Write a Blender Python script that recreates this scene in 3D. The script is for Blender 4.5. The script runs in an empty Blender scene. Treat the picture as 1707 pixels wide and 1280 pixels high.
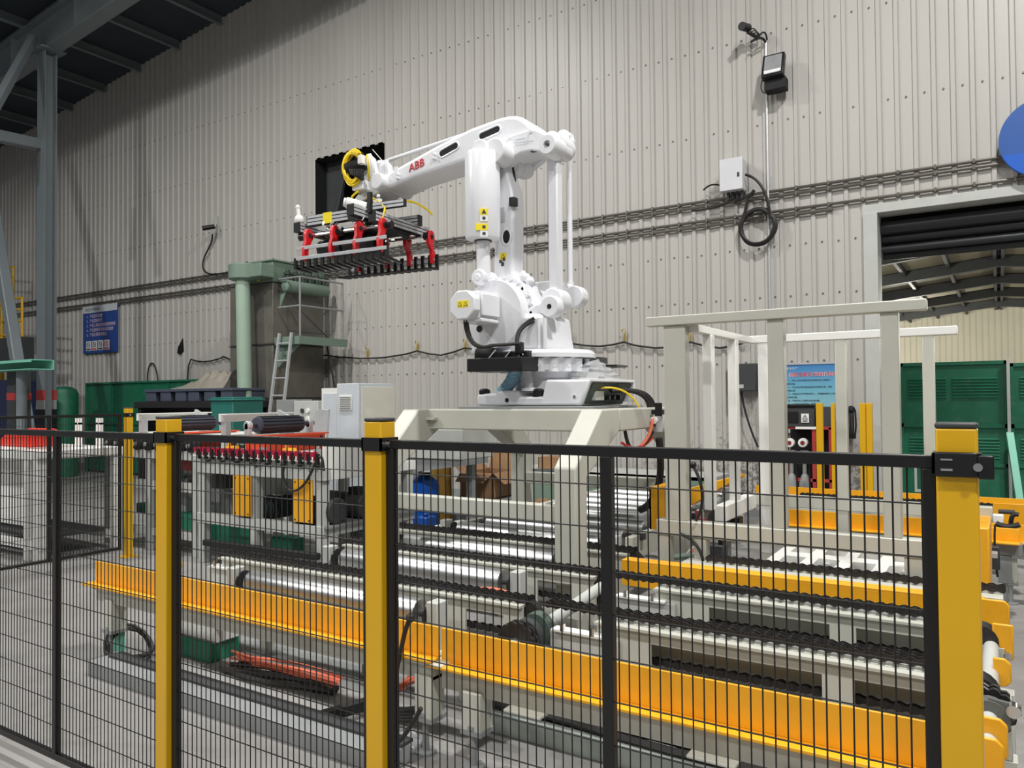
import bpy, bmesh, math, random
from mathutils import Vector, Matrix
random.seed(7)
C = bpy.context.scene.collection
SC = bpy.context.scene

# ---------------------------------------------------------------- camera, light, exposure
FPX, CX, CY, EYE = 1275.0, 853.5, 640.0, 1.62
YAW, PITCH, ROLL = math.radians(32.48), math.radians(1.114), math.radians(0.5)
f0 = Vector((-math.sin(YAW), math.cos(YAW), 0)); r0 = Vector((math.cos(YAW), math.sin(YAW), 0)); zz = Vector((0, 0, 1))
fw = math.cos(PITCH)*f0 + math.sin(PITCH)*zz
u0 = -math.sin(PITCH)*f0 + math.cos(PITCH)*zz
rt = math.cos(ROLL)*r0 - math.sin(ROLL)*u0
up = math.sin(ROLL)*r0 + math.cos(ROLL)*u0
cam = bpy.data.objects.new('camera', bpy.data.cameras.new('camera'))
C.objects.link(cam)
cam.matrix_world = Matrix(((rt.x, up.x, -fw.x, 0), (rt.y, up.y, -fw.y, 0), (rt.z, up.z, -fw.z, EYE), (0, 0, 0, 1)))
cam.data.sensor_width = 36.0; cam.data.lens = FPX/1707*36; cam.data.clip_start = 0.05; cam.data.clip_end = 300
SC.camera = cam
SC.view_settings.view_transform = 'Standard'; SC.view_settings.look = 'None'
SC.view_settings.gamma = 1.0; SC.view_settings.use_curve_mapping = False
SC.view_settings.exposure = -0.5
w = bpy.data.worlds.new('hall_ambient'); SC.world = w; w.use_nodes = True
w.node_tree.nodes['Background'].inputs[0].default_value = (0.86, 0.93, 1.0, 1)
w.node_tree.nodes['Background'].inputs[1].default_value = 0.21

def lamp(name, x, y, z, power, size, color=(1, .985, .95), spread=180):
    l = bpy.data.lights.new(name, 'AREA'); l.shape = 'DISK'; l.size = size; l.energy = power; l.color = color
    l.spread = math.radians(spread)
    o = bpy.data.objects.new(name, l); o.location = (x, y, z); C.objects.link(o); return o
for x, y, z, p in ((-13, -2.5, 10.0, 1250), (-4.5, -2.6, 10.5, 430), (4, -2.6, 11, 1150), (-9, 4.4, 9.9, 700), (1.2, 4.4, 10.7, 1250), (-9, -10, 10.3, 700), (2, -10, 11, 700)):
    lamp('high_bay_light', x, y, z, p, .55)
for x, y in ((-4, 22), (5, 24), (-3, 35), (5, 35), (-8, 38)):
    l = bpy.data.lights.new('far_hall_fill', 'POINT'); l.energy = 620; l.shadow_soft_size = .3; l.color = (1, .97, .86)  # bare point fills, added so the far roof and wall catch light
    o = bpy.data.objects.new('far_hall_fill', l); o.location = (x, y, 3.6); C.objects.link(o)
lamp('far_hall_fill', 1.2, 11.9, 4.2, 110, .4, (1, .97, .9))  # added fill to brighten the green partitions past the doorway
lamp('far_hall_fill', -3, 17, 4.6, 170, .5, (1, .95, .85))

# ---------------------------------------------------------------- photo point -> place (real depth given)
def ray(u, v): return fw + ((u-CX)/FPX)*rt - ((v-CY)/FPX)*up
EYEV = Vector((0, 0, EYE))
def PY(u, v, Y): d = ray(u, v); return EYEV + d*(Y/d.y)
def PX(u, v, X): d = ray(u, v); return EYEV + d*(X/d.x)
def PZ(u, v, Z): d = ray(u, v); return EYEV + d*((Z-EYE)/d.z)
def XZ(pts, Y): return [(p.x, p.z) for p in (PY(u, v, Y) for u, v in pts)]

# ---------------------------------------------------------------- mesh builder
class MB:
    def __init__(s): s.v = []; s.f = []
    def add(s, vs, fs):
        n = len(s.v); s.v += [tuple(a) for a in vs]; s.f += [tuple(i+n for i in f) for f in fs]; return s
    def box(s, x0, x1, y0, y1, z0, z1):
        if x0 > x1: x0, x1 = x1, x0
        if y0 > y1: y0, y1 = y1, y0
        if z0 > z1: z0, z1 = z1, z0
        return s.add([(x0,y0,z0),(x1,y0,z0),(x1,y1,z0),(x0,y1,z0),(x0,y0,z1),(x1,y0,z1),(x1,y1,z1),(x0,y1,z1)],
              [(0,3,2,1),(4,5,6,7),(0,1,5,4),(1,2,6,5),(2,3,7,6),(3,0,4,7)])
    def cbox(s, cx, cy, cz, sx, sy, sz): return s.box(cx-sx/2, cx+sx/2, cy-sy/2, cy+sy/2, cz-sz/2, cz+sz/2)
    def frame(s, p, q):
        d = (Vector(q)-Vector(p)).normalized()
        a = Vector((0,0,1)) if abs(d.z) < .95 else Vector((0,1,0))
        x = d.cross(a).normalized(); y = x.cross(d).normalized(); return d, x, y
    def beam(s, p, q, w, h):
        p, q = Vector(p), Vector(q); d, x, y = s.frame(p, q); vs = []
        for c in (p, q):
            for a, b in ((-1,-1),(1,-1),(1,1),(-1,1)): vs.append(c + x*(a*w/2) + y*(b*h/2))
        return s.add(vs, [(0,3,2,1),(4,5,6,7),(0,1,5,4),(1,2,6,5),(2,3,7,6),(3,0,4,7)])
    def cyl(s, p, q, r, n=16, r2=None):
        p, q = Vector(p), Vector(q); d, x, y = s.frame(p, q); r2 = r if r2 is None else r2; vs = []
        for c, rr in ((p, r), (q, r2)):
            for i in range(n):
                t = 2*math.pi*i/n; vs.append(c + x*(rr*math.cos(t)) + y*(rr*math.sin(t)))
        fs = [(i, (i+1)%n, n+(i+1)%n, n+i) for i in range(n)]
        return s.add(vs, fs + [tuple(reversed(range(n))), tuple(range(n, 2*n))])
    def lathe(s, p, q, prof, n=32):
        """prof = [(r, t)], t in metres from p toward q"""
        p, q = Vector(p), Vector(q); d, x, y = s.frame(p, q); vs = []
        for r, t in prof:
            for i in range(n):
                a = 2*math.pi*i/n; vs.append(p + d*t + x*(r*math.cos(a)) + y*(r*math.sin(a)))
        fs = []
        for k in range(len(prof)-1):
            for i in range(n): fs.append((k*n+i, k*n+(i+1)%n, (k+1)*n+(i+1)%n, (k+1)*n+i))
        m = (len(prof)-1)*n
        return s.add(vs, fs + [tuple(reversed(range(n))), tuple(range(m, m+n))])
    def tube(s, pts, r, n=6, closed=False):
        pts = [Vector(p) for p in pts]; m = len(pts); vs = []; px = None
        for i, p in enumerate(pts):
            a = pts[(i-1)%m] if (i or closed) else p; b = pts[(i+1)%m] if (i < m-1 or closed) else p
            d = (b-a).normalized()
            if px is None:
                h = Vector((0,0,1)) if abs(d.z) < .9 else Vector((1,0,0)); px = d.cross(h).normalized()
            px = (px - d*px.dot(d)).normalized(); py = d.cross(px)
            for k in range(n):
                t = 2*math.pi*k/n; vs.append(p + px*(r*math.cos(t)) + py*(r*math.sin(t)))
        fs = []
        for i in range(m if closed else m-1):
            j = (i+1) % m
            for k in range(n): fs.append((i*n+k, i*n+(k+1)%n, j*n+(k+1)%n, j*n+k))
        if not closed: fs += [tuple(reversed(range(n))), tuple(range((m-1)*n, m*n))]
        return s.add(vs, fs)
    def prism(s, poly, axis, a0, a1):
        """poly: 'y' -> (x,z); 'x' -> (y,z); 'z' -> (x,y)"""
        m = {'y': lambda a, b, t: (a, t, b), 'x': lambda a, b, t: (t, a, b), 'z': lambda a, b, t: (a, b, t)}[axis]
        n = len(poly); vs = [m(a, b, a0) for a, b in poly] + [m(a, b, a1) for a, b in poly]
        return s.add(vs, [(i, (i+1)%n, n+(i+1)%n, n+i) for i in range(n)] + [tuple(reversed(range(n))), tuple(range(n, 2*n))])
    def sphere(s, c, r, n=16, m=10, sc=(1,1,1)):
        vs = [(c[0], c[1], c[2]-r*sc[2])]
        for j in range(1, m):
            t = -math.pi/2 + math.pi*j/m
            for i in range(n):
                a = 2*math.pi*i/n
                vs.append((c[0]+r*sc[0]*math.cos(t)*math.cos(a), c[1]+r*sc[1]*math.cos(t)*math.sin(a), c[2]+r*sc[2]*math.sin(t)))
        vs.append((c[0], c[1], c[2]+r*sc[2])); L = len(vs)-1; fs = []
        for i in range(n): fs.append((0, 1+(i+1)%n, 1+i)); fs.append((L, 1+(m-2)*n+i, 1+(m-2)*n+(i+1)%n))
        for j in range(m-2):
            for i in range(n): fs.append((1+j*n+i, 1+j*n+(i+1)%n, 1+(j+1)*n+(i+1)%n, 1+(j+1)*n+i))
        return s.add(vs, fs)
    def slab(s, p00, p10, p11, p01, t):
        """thin plate through four corners, thickness t behind the normal"""
        a = [Vector(p) for p in (p00, p10, p11, p01)]; nrm = (a[1]-a[0]).cross(a[3]-a[0]).normalized()
        return s.add(a + [p - nrm*t for p in a], [(0,1,2,3),(7,6,5,4),(0,4,5,1),(1,5,6,2),(2,6,7,3),(3,7,4,0)])
    def mesh(s, name, mats, off=(0,0,0), smooth=35):
        me = bpy.data.meshes.new(name); o = Vector(off)
        me.from_pydata([tuple(Vector(v)-o) for v in s.v], [], s.f)
        bm = bmesh.new(); bm.from_mesh(me); bmesh.ops.recalc_face_normals(bm, faces=bm.faces[:]); bm.to_mesh(me); bm.free()
        me.materials.append(mats)
        if smooth:
            me.shade_smooth(); me.set_sharp_from_angle(angle=math.radians(smooth))
        return me

ORG = {}
def build(name, mb, mat, parent=None, bevel=0, smooth=35, label=None, kind=None, seg=2):
    off = ORG.get(parent.name, Vector((0,0,0))) if parent else Vector((0,0,0))
    me = mb.mesh(name, mat, off, smooth)
    o = bpy.data.objects.new(name, me); C.objects.link(o)
    if parent: o.parent = parent; ORG[o.name] = off
    if bevel:
        md = o.modifiers.new('edge', 'BEVEL'); md.width = bevel; md.segments = seg; md.limit_method = 'ANGLE'; md.angle_limit = math.radians(40)
        md.harden_normals = False
    if label: o['label'] = label
    if kind: o['kind'] = kind
    return o
def thing(name, label, cat, loc=(0,0,0), group=None, rotz=0):
    o = bpy.data.objects.new(name, None); C.objects.link(o); o.empty_display_size = .2
    o.location = loc; ORG[o.name] = Vector(loc); o['label'] = label; o['category'] = cat
    if group: o['group'] = group
    if rotz: o.rotation_euler.z = rotz; ORG[o.name] = Vector((0,0,0))
    return o
def single(name, mb, mat, label, cat, bevel=0, smooth=35, group=None, kind=None):
    xs = [v[0] for v in mb.v]; ys = [v[1] for v in mb.v]; zs = [v[2] for v in mb.v]
    off = Vector(((min(xs)+max(xs))/2, (min(ys)+max(ys))/2, min(zs)))
    me = mb.mesh(name, mat, off, smooth); o = bpy.data.objects.new(name, me); C.objects.link(o); o.location = off
    ORG[o.name] = off; o['label'] = label; o['category'] = cat
    if bevel:
        md = o.modifiers.new('edge', 'BEVEL'); md.width = bevel; md.segments = 2; md.limit_method = 'ANGLE'; md.angle_limit = math.radians(40)
    if group: o['group'] = group
    if kind: o['kind'] = kind
    return o
def share(name, src, parent, loc):
    o = bpy.data.objects.new(name, src.data); C.objects.link(o); o.parent = parent; o.location = loc
    ORG[o.name] = ORG.get(parent.name, Vector((0,0,0))); return o
def struct(name, mb, mat, parent=None, smooth=0, bevel=0):
    return build(name, mb, mat, parent, bevel, smooth, kind=None if parent else 'structure')

# ---------------------------------------------------------------- materials
def lin(c):
    c = c/255.0
    return c/12.92 if c <= .04045 else ((c+.055)/1.055)**2.4
def mat(name, rgb, rough=.5, metal=0.0, var=.06, scale=6.0, bump=0.0, bscale=60.0, alpha=1.0, spec=.5, dirt=None, dirt_amt=.3, stretch=None):
    m = bpy.data.materials.new(name); m.use_nodes = True; nt = m.node_tree; N = nt.nodes; L = nt.links
    b = N['Principled BSDF']; col = tuple(lin(c) for c in rgb)
    b.inputs['Roughness'].default_value = rough; b.inputs['Metallic'].default_value = metal
    b.inputs['Specular IOR Level'].default_value = spec
    tc = N.new('ShaderNodeTexCoord'); src = tc.outputs['Object']
    if stretch:
        mp = N.new('ShaderNodeMapping'); mp.inputs['Scale'].default_value = stretch; L.new(src, mp.inputs[0]); src = mp.outputs[0]
    nz = N.new('ShaderNodeTexNoise'); nz.inputs['Scale'].default_value = scale; nz.inputs['Detail'].default_value = 5
    L.new(src, nz.inputs['Vector'])
    mr = N.new('ShaderNodeMapRange'); mr.inputs[1].default_value = .3; mr.inputs[2].default_value = .7
    mr.inputs[3].default_value = 1-var; mr.inputs[4].default_value = 1+var; L.new(nz.outputs[0], mr.inputs[0])
    mx = N.new('ShaderNodeMix'); mx.data_type = 'RGBA'; mx.blend_type = 'MULTIPLY'; mx.inputs[0].default_value = 1
    mx.inputs[6].default_value = (*col, 1); L.new(mr.outputs[0], mx.inputs[7]); out = mx.outputs[2]
    if dirt:
        n2 = N.new('ShaderNodeTexNoise'); n2.inputs['Scale'].default_value = scale*2.3; n2.inputs['Detail'].default_value = 8; n2.inputs['Roughness'].default_value = .7
        L.new(src, n2.inputs['Vector'])
        r2 = N.new('ShaderNodeMapRange'); r2.inputs[1].default_value = .52; r2.inputs[2].default_value = .72; r2.inputs[4].default_value = dirt_amt
        L.new(n2.outputs[0], r2.inputs[0])
        m2 = N.new('ShaderNodeMix'); m2.data_type = 'RGBA'; L.new(r2.outputs[0], m2.inputs[0]); L.new(out, m2.inputs[6])
        m2.inputs[7].default_value = (*[lin(c) for c in dirt], 1); out = m2.outputs[2]
    L.new(out, b.inputs['Base Color'])
    if bump:
        bn = N.new('ShaderNodeTexNoise'); bn.inputs['Scale'].default_value = bscale; bn.inputs['Detail'].default_value = 4
        L.new(tc.outputs['Object'], bn.inputs['Vector'])
        bp = N.new('ShaderNodeBump'); bp.inputs['Strength'].default_value = bump; bp.inputs['Distance'].default_value = .01
        L.new(bn.outputs[0], bp.inputs['Height']); L.new(bp.outputs[0], b.inputs['Normal'])
    if alpha < 1:
        b.inputs['Alpha'].default_value = alpha
    return m
M = {}
M['text_pink'] = mat('print_pink', (226,200,214), .5, 0, .02, 9)
M['wall'] = mat('wall_sheet', (186,183,178), .42, .0, .05, .7, .12, 5, stretch=(1,1,.12), dirt=(165,160,150), dirt_amt=.25)
def wall_grime(m):      # spattered dirt low on the sheets beside the doorway
    nt = m.node_tree; N = nt.nodes; L = nt.links; b = N['Principled BSDF']
    src = b.inputs['Base Color'].links[0].from_socket
    g = N.new('ShaderNodeNewGeometry'); sx = N.new('ShaderNodeSeparateXYZ'); L.new(g.outputs['Position'], sx.inputs[0])
    mz = N.new('ShaderNodeMapRange'); mz.inputs[1].default_value = 2.0; mz.inputs[2].default_value = .6; L.new(sx.outputs[2], mz.inputs[0])
    mx_ = N.new('ShaderNodeMapRange'); mx_.inputs[1].default_value = -6; mx_.inputs[2].default_value = -3.5; L.new(sx.outputs[0], mx_.inputs[0])
    n = N.new('ShaderNodeTexNoise'); n.inputs['Scale'].default_value = 14; n.inputs['Detail'].default_value = 6; n.inputs['Roughness'].default_value = .75; L.new(g.outputs['Position'], n.inputs['Vector'])
    a = N.new('ShaderNodeMath'); a.operation = 'MULTIPLY'; L.new(mz.outputs[0], a.inputs[0]); L.new(mx_.outputs[0], a.inputs[1])
    q = N.new('ShaderNodeMath'); q.operation = 'MULTIPLY_ADD'; q.inputs[1].default_value = .2; L.new(a.outputs[0], q.inputs[0]); L.new(n.outputs[0], q.inputs[2])
    r = N.new('ShaderNodeMapRange'); r.inputs[1].default_value = .68; r.inputs[2].default_value = .72; r.inputs[4].default_value = .75; L.new(q.outputs[0], r.inputs[0])
    t = N.new('ShaderNodeMath'); t.operation = 'MULTIPLY'; L.new(r.outputs[0], t.inputs[0]); L.new(a.outputs[0], t.inputs[1])
    k = N.new('ShaderNodeMix'); k.data_type = 'RGBA'; L.new(t.outputs[0], k.inputs[0]); L.new(src, k.inputs[6]); k.inputs[7].default_value = (lin(92),lin(88),lin(84),1)
    L.new(k.outputs[2], b.inputs['Base Color'])
wall_grime(M['wall'])
M['floor'] = mat('concrete_floor', (142,140,138), .6, 0, .1, 1.2, .08, 20, dirt=(108,104,100), dirt_amt=.45)
M['roof'] = mat('roof_sheet', (50,58,66), .7, 0, .15, .5)
M['steel_blue'] = mat('blue_grey_paint', (112,120,124), .38, 0, .05, 2)
M['white'] = mat('robot_white', (232,233,237), .32, 0, .015, 3)
M['white2'] = mat('white_paint', (238,238,234), .4, 0, .03, 4)
M['cream'] = mat('cream_grey_paint', (196,196,185), .42, 0, .04, 5, .05, 90)
M['grey'] = mat('light_grey_paint', (190,192,188), .45, 0, .05, 5)
M['greyd'] = mat('mid_grey_paint', (140,143,143), .5, 0, .07, 5)
M['dark'] = mat('dark_grey', (58,60,62), .55, 0, .1, 6)
M['black'] = mat('black_paint', (17,17,19), .42, 0, .06, 8)
M['blackm'] = mat('black_matt', (24,24,26), .75, 0, .1, 8)
M['yellow'] = mat('yellow_post_paint', (220,170,22), .36, 0, .03, 3)
M['rail'] = mat('orange_yellow_paint', (240,172,30), .42, 0, .05, 4, dirt=(190,130,30), dirt_amt=.25)
M['green'] = mat('green_paint', (22,104,76), .5, 0, .12, 3, dirt=(110,130,118), dirt_amt=.3)
M['green2'] = mat('machine_green', (26,112,86), .5, 0, .06, 5)
M['teal'] = mat('teal_paint', (120,190,168), .45, 0, .05, 5)
M['sage'] = mat('sage_green_paint', (116,136,122), .45, 0, .06, 4)
M['duct'] = mat('pale_green_duct', (152,174,156), .4, 0, .05, 4)
M['bare'] = mat('weathered_steel', (118,114,107), .4, .35, .15, 2.5, .05, 30, dirt=(90,84,78), dirt_amt=.5)
M['steel'] = mat('galvanised_roller', (214,216,217), .36, 1.0, .05, 9, stretch=(1,8,8))
M['alu'] = mat('aluminium', (200,202,205), .36, .35, .04, 20)
M['chrome'] = mat('bright_bolt', (225,225,225), .2, 1, .02, 9)
M['chain'] = mat('oiled_chain', (62,60,60), .38, .6, .15, 30)
M['red'] = mat('red_paint', (206,26,36), .38, 0, .05, 6)
M['orange'] = mat('orange_red_paint', (214,72,34), .45, 0, .06, 5)
M['pipe_red'] = mat('red_tube', (226,52,30), .4, 0, .08, 9)
M['hose_or'] = mat('orange_hose', (240,124,92), .4, 0, .05, 9)
M['cable_y'] = mat('yellow_cable', (244,212,24), .45, 0, .05, 20)
M['blue'] = mat('blue_plastic', (14,92,196), .3, 0, .05, 5)
M['signblue'] = mat('sign_blue', (30,70,150), .4, 0, .04, 5)
M['roundblue'] = mat('sign_round_blue', (32,84,160), .35, 0, .03, 5)
M['card'] = mat('cardboard', (152,116,82), .8, 0, .08, 8, .1, 40)
M['paper'] = mat('paper', (222,220,214), .75, 0, .04, 8)
M['conduit'] = mat('grey_conduit', (112,108,102), .35, .5, .1, 8)
M['rubber'] = mat('rubber_cable', (36,34,33), .55, 0, .1, 20)
M['pallet'] = mat('slate_plastic', (70,76,92), .6, 0, .1, 6)
M['stickw'] = mat('sticker_white', (235,235,235), .5, 0, .02, 9)
M['sticky'] = mat('sticker_yellow', (245,222,20), .5, 0, .02, 9)
M['logo'] = mat('logo_red', (196,24,38), .4, 0, .02, 9)
M['text_dark'] = mat('print_dark', (52,56,62), .5, 0, .02, 9)
M['text_white'] = mat('print_white', (238,238,240), .5, 0, .02, 9)
M['text_red'] = mat('print_red', (224,64,84), .5, 0, .02, 9)
M['hosebl'] = mat('pale_blue_hose', (176,218,240), .35, 0, .04, 9)
M['maroon'] = mat('maroon_paint', (128,36,46), .5, 0, .1, 6)
M['redband'] = mat('red_band_paint', (168,56,54), .5, 0, .08, 5)
M['farwall'] = mat('cream_far_wall', (226,222,204), .6, 0, .05, .6)
M['skylight'] = mat('roof_panel_pale', (128,122,104), .7, 0, .1, 2)
M['lens'] = mat('lamp_reflector', (214,216,218), .25, .6, .1, 8)
M['box_w'] = mat('junction_box_white', (214,214,218), .4, 0, .03, 5)
M['panel_bl'] = mat('panel_blue_grey', (206,212,218), .45, 0, .03, 5)
M['panel_cr'] = mat('panel_cream', (226,224,210), .45, 0, .03, 5)
def film(name, rgb, alpha):
    m = mat(name, rgb, .18, 0, .05, 8); b = m.node_tree.nodes['Principled BSDF']
    b.inputs['Alpha'].default_value = alpha; return m
M['film'] = film('clear_film', (232,236,238), .42)
M['filmg'] = film('dusty_film', (168,160,148), .75)
M['bottle'] = film('bottle_plastic', (236,238,240), .75)
def poster_mat():
    m = bpy.data.materials.new('poster_blue_gradient'); m.use_nodes = True; nt = m.node_tree; N = nt.nodes; L = nt.links
    b = N['Principled BSDF']; b.inputs['Roughness'].default_value = .4
    tc = N.new('ShaderNodeTexCoord'); sx = N.new('ShaderNodeSeparateXYZ'); L.new(tc.outputs['Generated'], sx.inputs[0])
    cr = N.new('ShaderNodeValToRGB'); e = cr.color_ramp.elements
    e[0].position = .1; e[0].color = (lin(176),lin(204),lin(206),1); e[1].position = 1; e[1].color = (lin(60),lin(124),lin(190),1)
    k = e.new(.6); k.color = (lin(120),lin(186),lin(206),1)
    L.new(sx.outputs[2], cr.inputs[0]); L.new(cr.outputs[0], b.inputs['Base Color']); return m
M['poster'] = poster_mat()
def text(name, body, size, mtl, parent, loc, rot, extr=.001, align='LEFT', shear=0, sx=1.0, label=None):
    cu = bpy.data.curves.new(name, 'FONT'); cu.body = body; cu.size = size; cu.extrude = extr; cu.align_x = align; cu.shear = shear; cu.resolution_u = 2
    t = bpy.data.objects.new(name, cu); C.objects.link(t)
    dg = bpy.context.evaluated_depsgraph_get()
    me = bpy.data.meshes.new_from_object(t.evaluated_get(dg)); bpy.data.objects.remove(t); bpy.data.curves.remove(cu)
    me.name = name; me.materials.clear(); me.materials.append(mtl)
    R = Matrix.Translation(Vector(loc) - ORG.get(parent.name, Vector((0,0,0)))) @ rot.to_4x4() @ Matrix.Diagonal((sx, 1, 1, 1))
    me.transform(R)
    o = bpy.data.objects.new(name, me); C.objects.link(o); o.parent = parent; ORG[o.name] = ORG.get(parent.name, Vector((0,0,0)))
    if label: o['label'] = label
    return o
FRONT = Matrix(((1,0,0),(0,0,-1),(0,1,0)))     # text facing -Y, reading along +X

def chain(mb, x0, x1, y, z, rows=2, pitch=.05, rowgap=.022):
    n = int(round((x1-x0)/pitch)); hh = .017
    for i in range(n):
        xa = x0+i*pitch; xb = xa+pitch
        out = [(xa-.012,z-hh*.4),(xa-.004,z-hh),(xa+.006,z-hh),(xa+pitch/2,z-hh*.55),(xb-.006,z-hh),(xb+.004,z-hh),(xb+.012,z-hh*.4),
               (xb+.012,z+hh*.4),(xb+.004,z+hh),(xb-.006,z+hh),(xa+pitch/2,z+hh*.55),(xa+.006,z+hh),(xa-.004,z+hh),(xa-.012,z+hh*.4)]
        for r in range(rows):
            yc = y+(r-(rows-1)/2)*rowgap*2
            d = .011 if i % 2 else .015
            mb.prism(out, 'y', yc-d-.002, yc-d+.002); mb.prism(out, 'y', yc+d-.002, yc+d+.002)
            mb.cyl((xa, yc-.011, z), (xa, yc+.011, z), .012, 6)
    return mb
# ================================================================ SETTING
WY = 10.5
def roofz(x): return 9.25 + .1*(x+20.86)
fl = MB().box(-32, 14, -14, 46, -.12, 0); struct('floor', fl, M['floor'])
# ---- ribbed sheet wall: sheets four ribs wide, cut round the door and the fan opening
HX0, HX1, HZ0, HZ1 = -11.2, -9.4, 5.05, 6.32          # fan opening
DX0, DX1, DZ = -1.36, 3.4, 4.0                          # doorway
wall = struct('wall_back', MB().box(-26, DX0-.02, WY+.05, WY+.1, 0, .12), M['wall'])
def rib_profile(x0, x1, pitch=.2):
    pts = []; k = math.floor(x0/pitch)*pitch
    while k < x1+1e-6:
        for dx, y in ((-.036, 0), (-.022, -.028), (.022, -.028), (.036, 0)):
            pts.append((k+dx, WY+y))
        k += pitch
    pts = [(x0, WY)] + [p for p in pts if x0 < p[0] < x1] + [(x1, WY)]
    return pts
def sheet(x0, x1, zlo, zhi):
    pts = rib_profile(x0, x1); mb = MB(); vs = []; n = len(pts)
    for x, y in pts: vs.append((x, y, zlo)); vs.append((x, y, zhi if zhi else roofz(x)-.02))
    for x, y in pts: vs.append((x, y+.02, zlo)); vs.append((x, y+.02, zhi if zhi else roofz(x)-.02))
    fs = []
    for i in range(n-1):
        a, b = 2*i, 2*i+2; fs.append((a, b, b+1, a+1)); fs.append((2*n+a, 2*n+a+1, 2*n+b+1, 2*n+b))
        fs.append((a+1, b+1, 2*n+b+1, 2*n+a+1)); fs.append((a, 2*n+a, 2*n+b, b))
    fs += [(0,1,2*n+1,2*n), (2*n-2, 4*n-2, 4*n-1, 2*n-1)]
    mb.add(vs, fs); build('wall_sheet', mb, M['wall'], wall, smooth=0)
cuts = [-26 + .8*i for i in range(0, 43)]
for i in range(len(cuts)-1):
    a, b = cuts[i]+.1, cuts[i+1]+.1
    segs = [(a, b)]
    for c in (HX0, HX1, DX0, DX1):
        segs = [q for s in segs for q in ([(s[0], c), (c, s[1])] if s[0] < c < s[1] else [s])]
    for s0, s1 in segs:
        if s1-s0 < .005: continue
        m = (s0+s1)/2
        if HX0 < m < HX1: sheet(s0, s1, 0, HZ0); sheet(s0, s1, HZ1, None)
        elif DX0 < m < DX1: sheet(s0, s1, DZ, None)
        else: sheet(s0, s1, 0, None)
sc = MB(); rnd = random.Random(3)
for z in (2.08, 2.95, 3.62, 5.30, 6.51, 7.7):
    k = -24.9
    while k < 6:
        if not (DX0-.1 < k < DX1+.1 and z < DZ+.2) and not (HX0-.05 < k < HX1+.05 and HZ0 < z < HZ1) and z < roofz(k)-.4 and rnd.random() < .95:
            zr = z+rnd.uniform(-.008,.008); sc.cyl((k, WY, zr), (k, WY-.012, zr), .012 if k > -9 else .009, 6)
        k += .2
build('screw', sc, M['conduit'], wall, smooth=0, kind='stuff')
tr = MB().box(-26, DX0, WY-.034, WY-.01, 0, .1)
struct('trim_1', tr, M['greyd'])
# ---- roof over this hall: sheets, purlins running to the gable wall, one sloping rafter
rs = MB()
rs.add([(-30,-14,roofz(-30)),(12,-14,roofz(12)),(12,10.9,roofz(12)),(-30,10.9,roofz(-30)),
        (-30,-14,roofz(-30)+.08),(12,-14,roofz(12)+.08),(12,10.9,roofz(12)+.08),(-30,10.9,roofz(-30)+.08)],
       [(0,1,2,3),(7,6,5,4),(0,4,5,1),(1,5,6,2),(2,6,7,3),(3,7,4,0)])
ceil = struct('ceiling', rs, M['roof'])
x = -26.0
while x < 4:
    mb = MB(); z = roofz(x)
    mb.box(x-.035, x+.035, -13, WY-.05, z-.22, z-.20); mb.box(x-.006, x+.006, -13, WY-.05, z-.21, z-.005); mb.box(x, x+.06, -13, WY-.05, z-.2, z-.215)
    build('purlin', mb, M['steel_blue'], ceil, smooth=0)
    x += 1.5
def rafter(Y, depth, x0, x1):
    mb = MB(); t = .012
    for zo, hw in ((-.23, .15), (-.23-depth, .15)):
        a, b = (x0, roofz(x0)+zo), (x1, roofz(x1)+zo)
        mb.prism([(a[0],a[1]-t),(b[0],b[1]-t),(b[0],b[1]+t),(a[0],a[1]+t)], 'y', Y-hw, Y+hw)
    mb.prism([(x0, roofz(x0)-.23-depth),(x1, roofz(x1)-.23-depth),(x1, roofz(x1)-.005),(x0, roofz(x0)-.005)], 'y', Y-.008, Y+.008)
    k = x0+1
    while k < x1:
        mb.box(k-.006, k+.006, Y-.14, Y+.14, roofz(k)-.22-depth, roofz(k)-.23); k += 2.5
    build('rafter', mb, M['steel_blue'], ceil, smooth=0)
rafter(8.0, .72, -26, 11)
# ---- fan opening: frame, fan blades, and a black box added to block ambient light
win = struct('window_1', MB().box(HX0-.02, HX1+.02, WY+.95, WY+1.0, HZ0-.05, HZ1+.05).box(HX0-.02, HX0, WY, WY+1, HZ0, HZ1).box(HX1, HX1+.02, WY, WY+1, HZ0, HZ1).box(HX0, HX1, WY, WY+1, HZ1, HZ1+.03).box(HX0, HX1, WY, WY+1, HZ0-.03, HZ0), M['blackm'])
fr = MB().box(HX0, HX0+.42, WY+.3, WY+.36, HZ0, HZ1).beam((HX0+.35, WY+.2, HZ0+.05), (HX0+.6, WY+.25, HZ1-.15), .05, .06)
for z in (5.2, 5.36, 5.52, 5.68): fr.beam((HX0+.6, WY+.5, z-.12), (HX1-.05, WY+.5, z+.05), .03, .05)
build('grille', fr, M['dark'], win)
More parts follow.
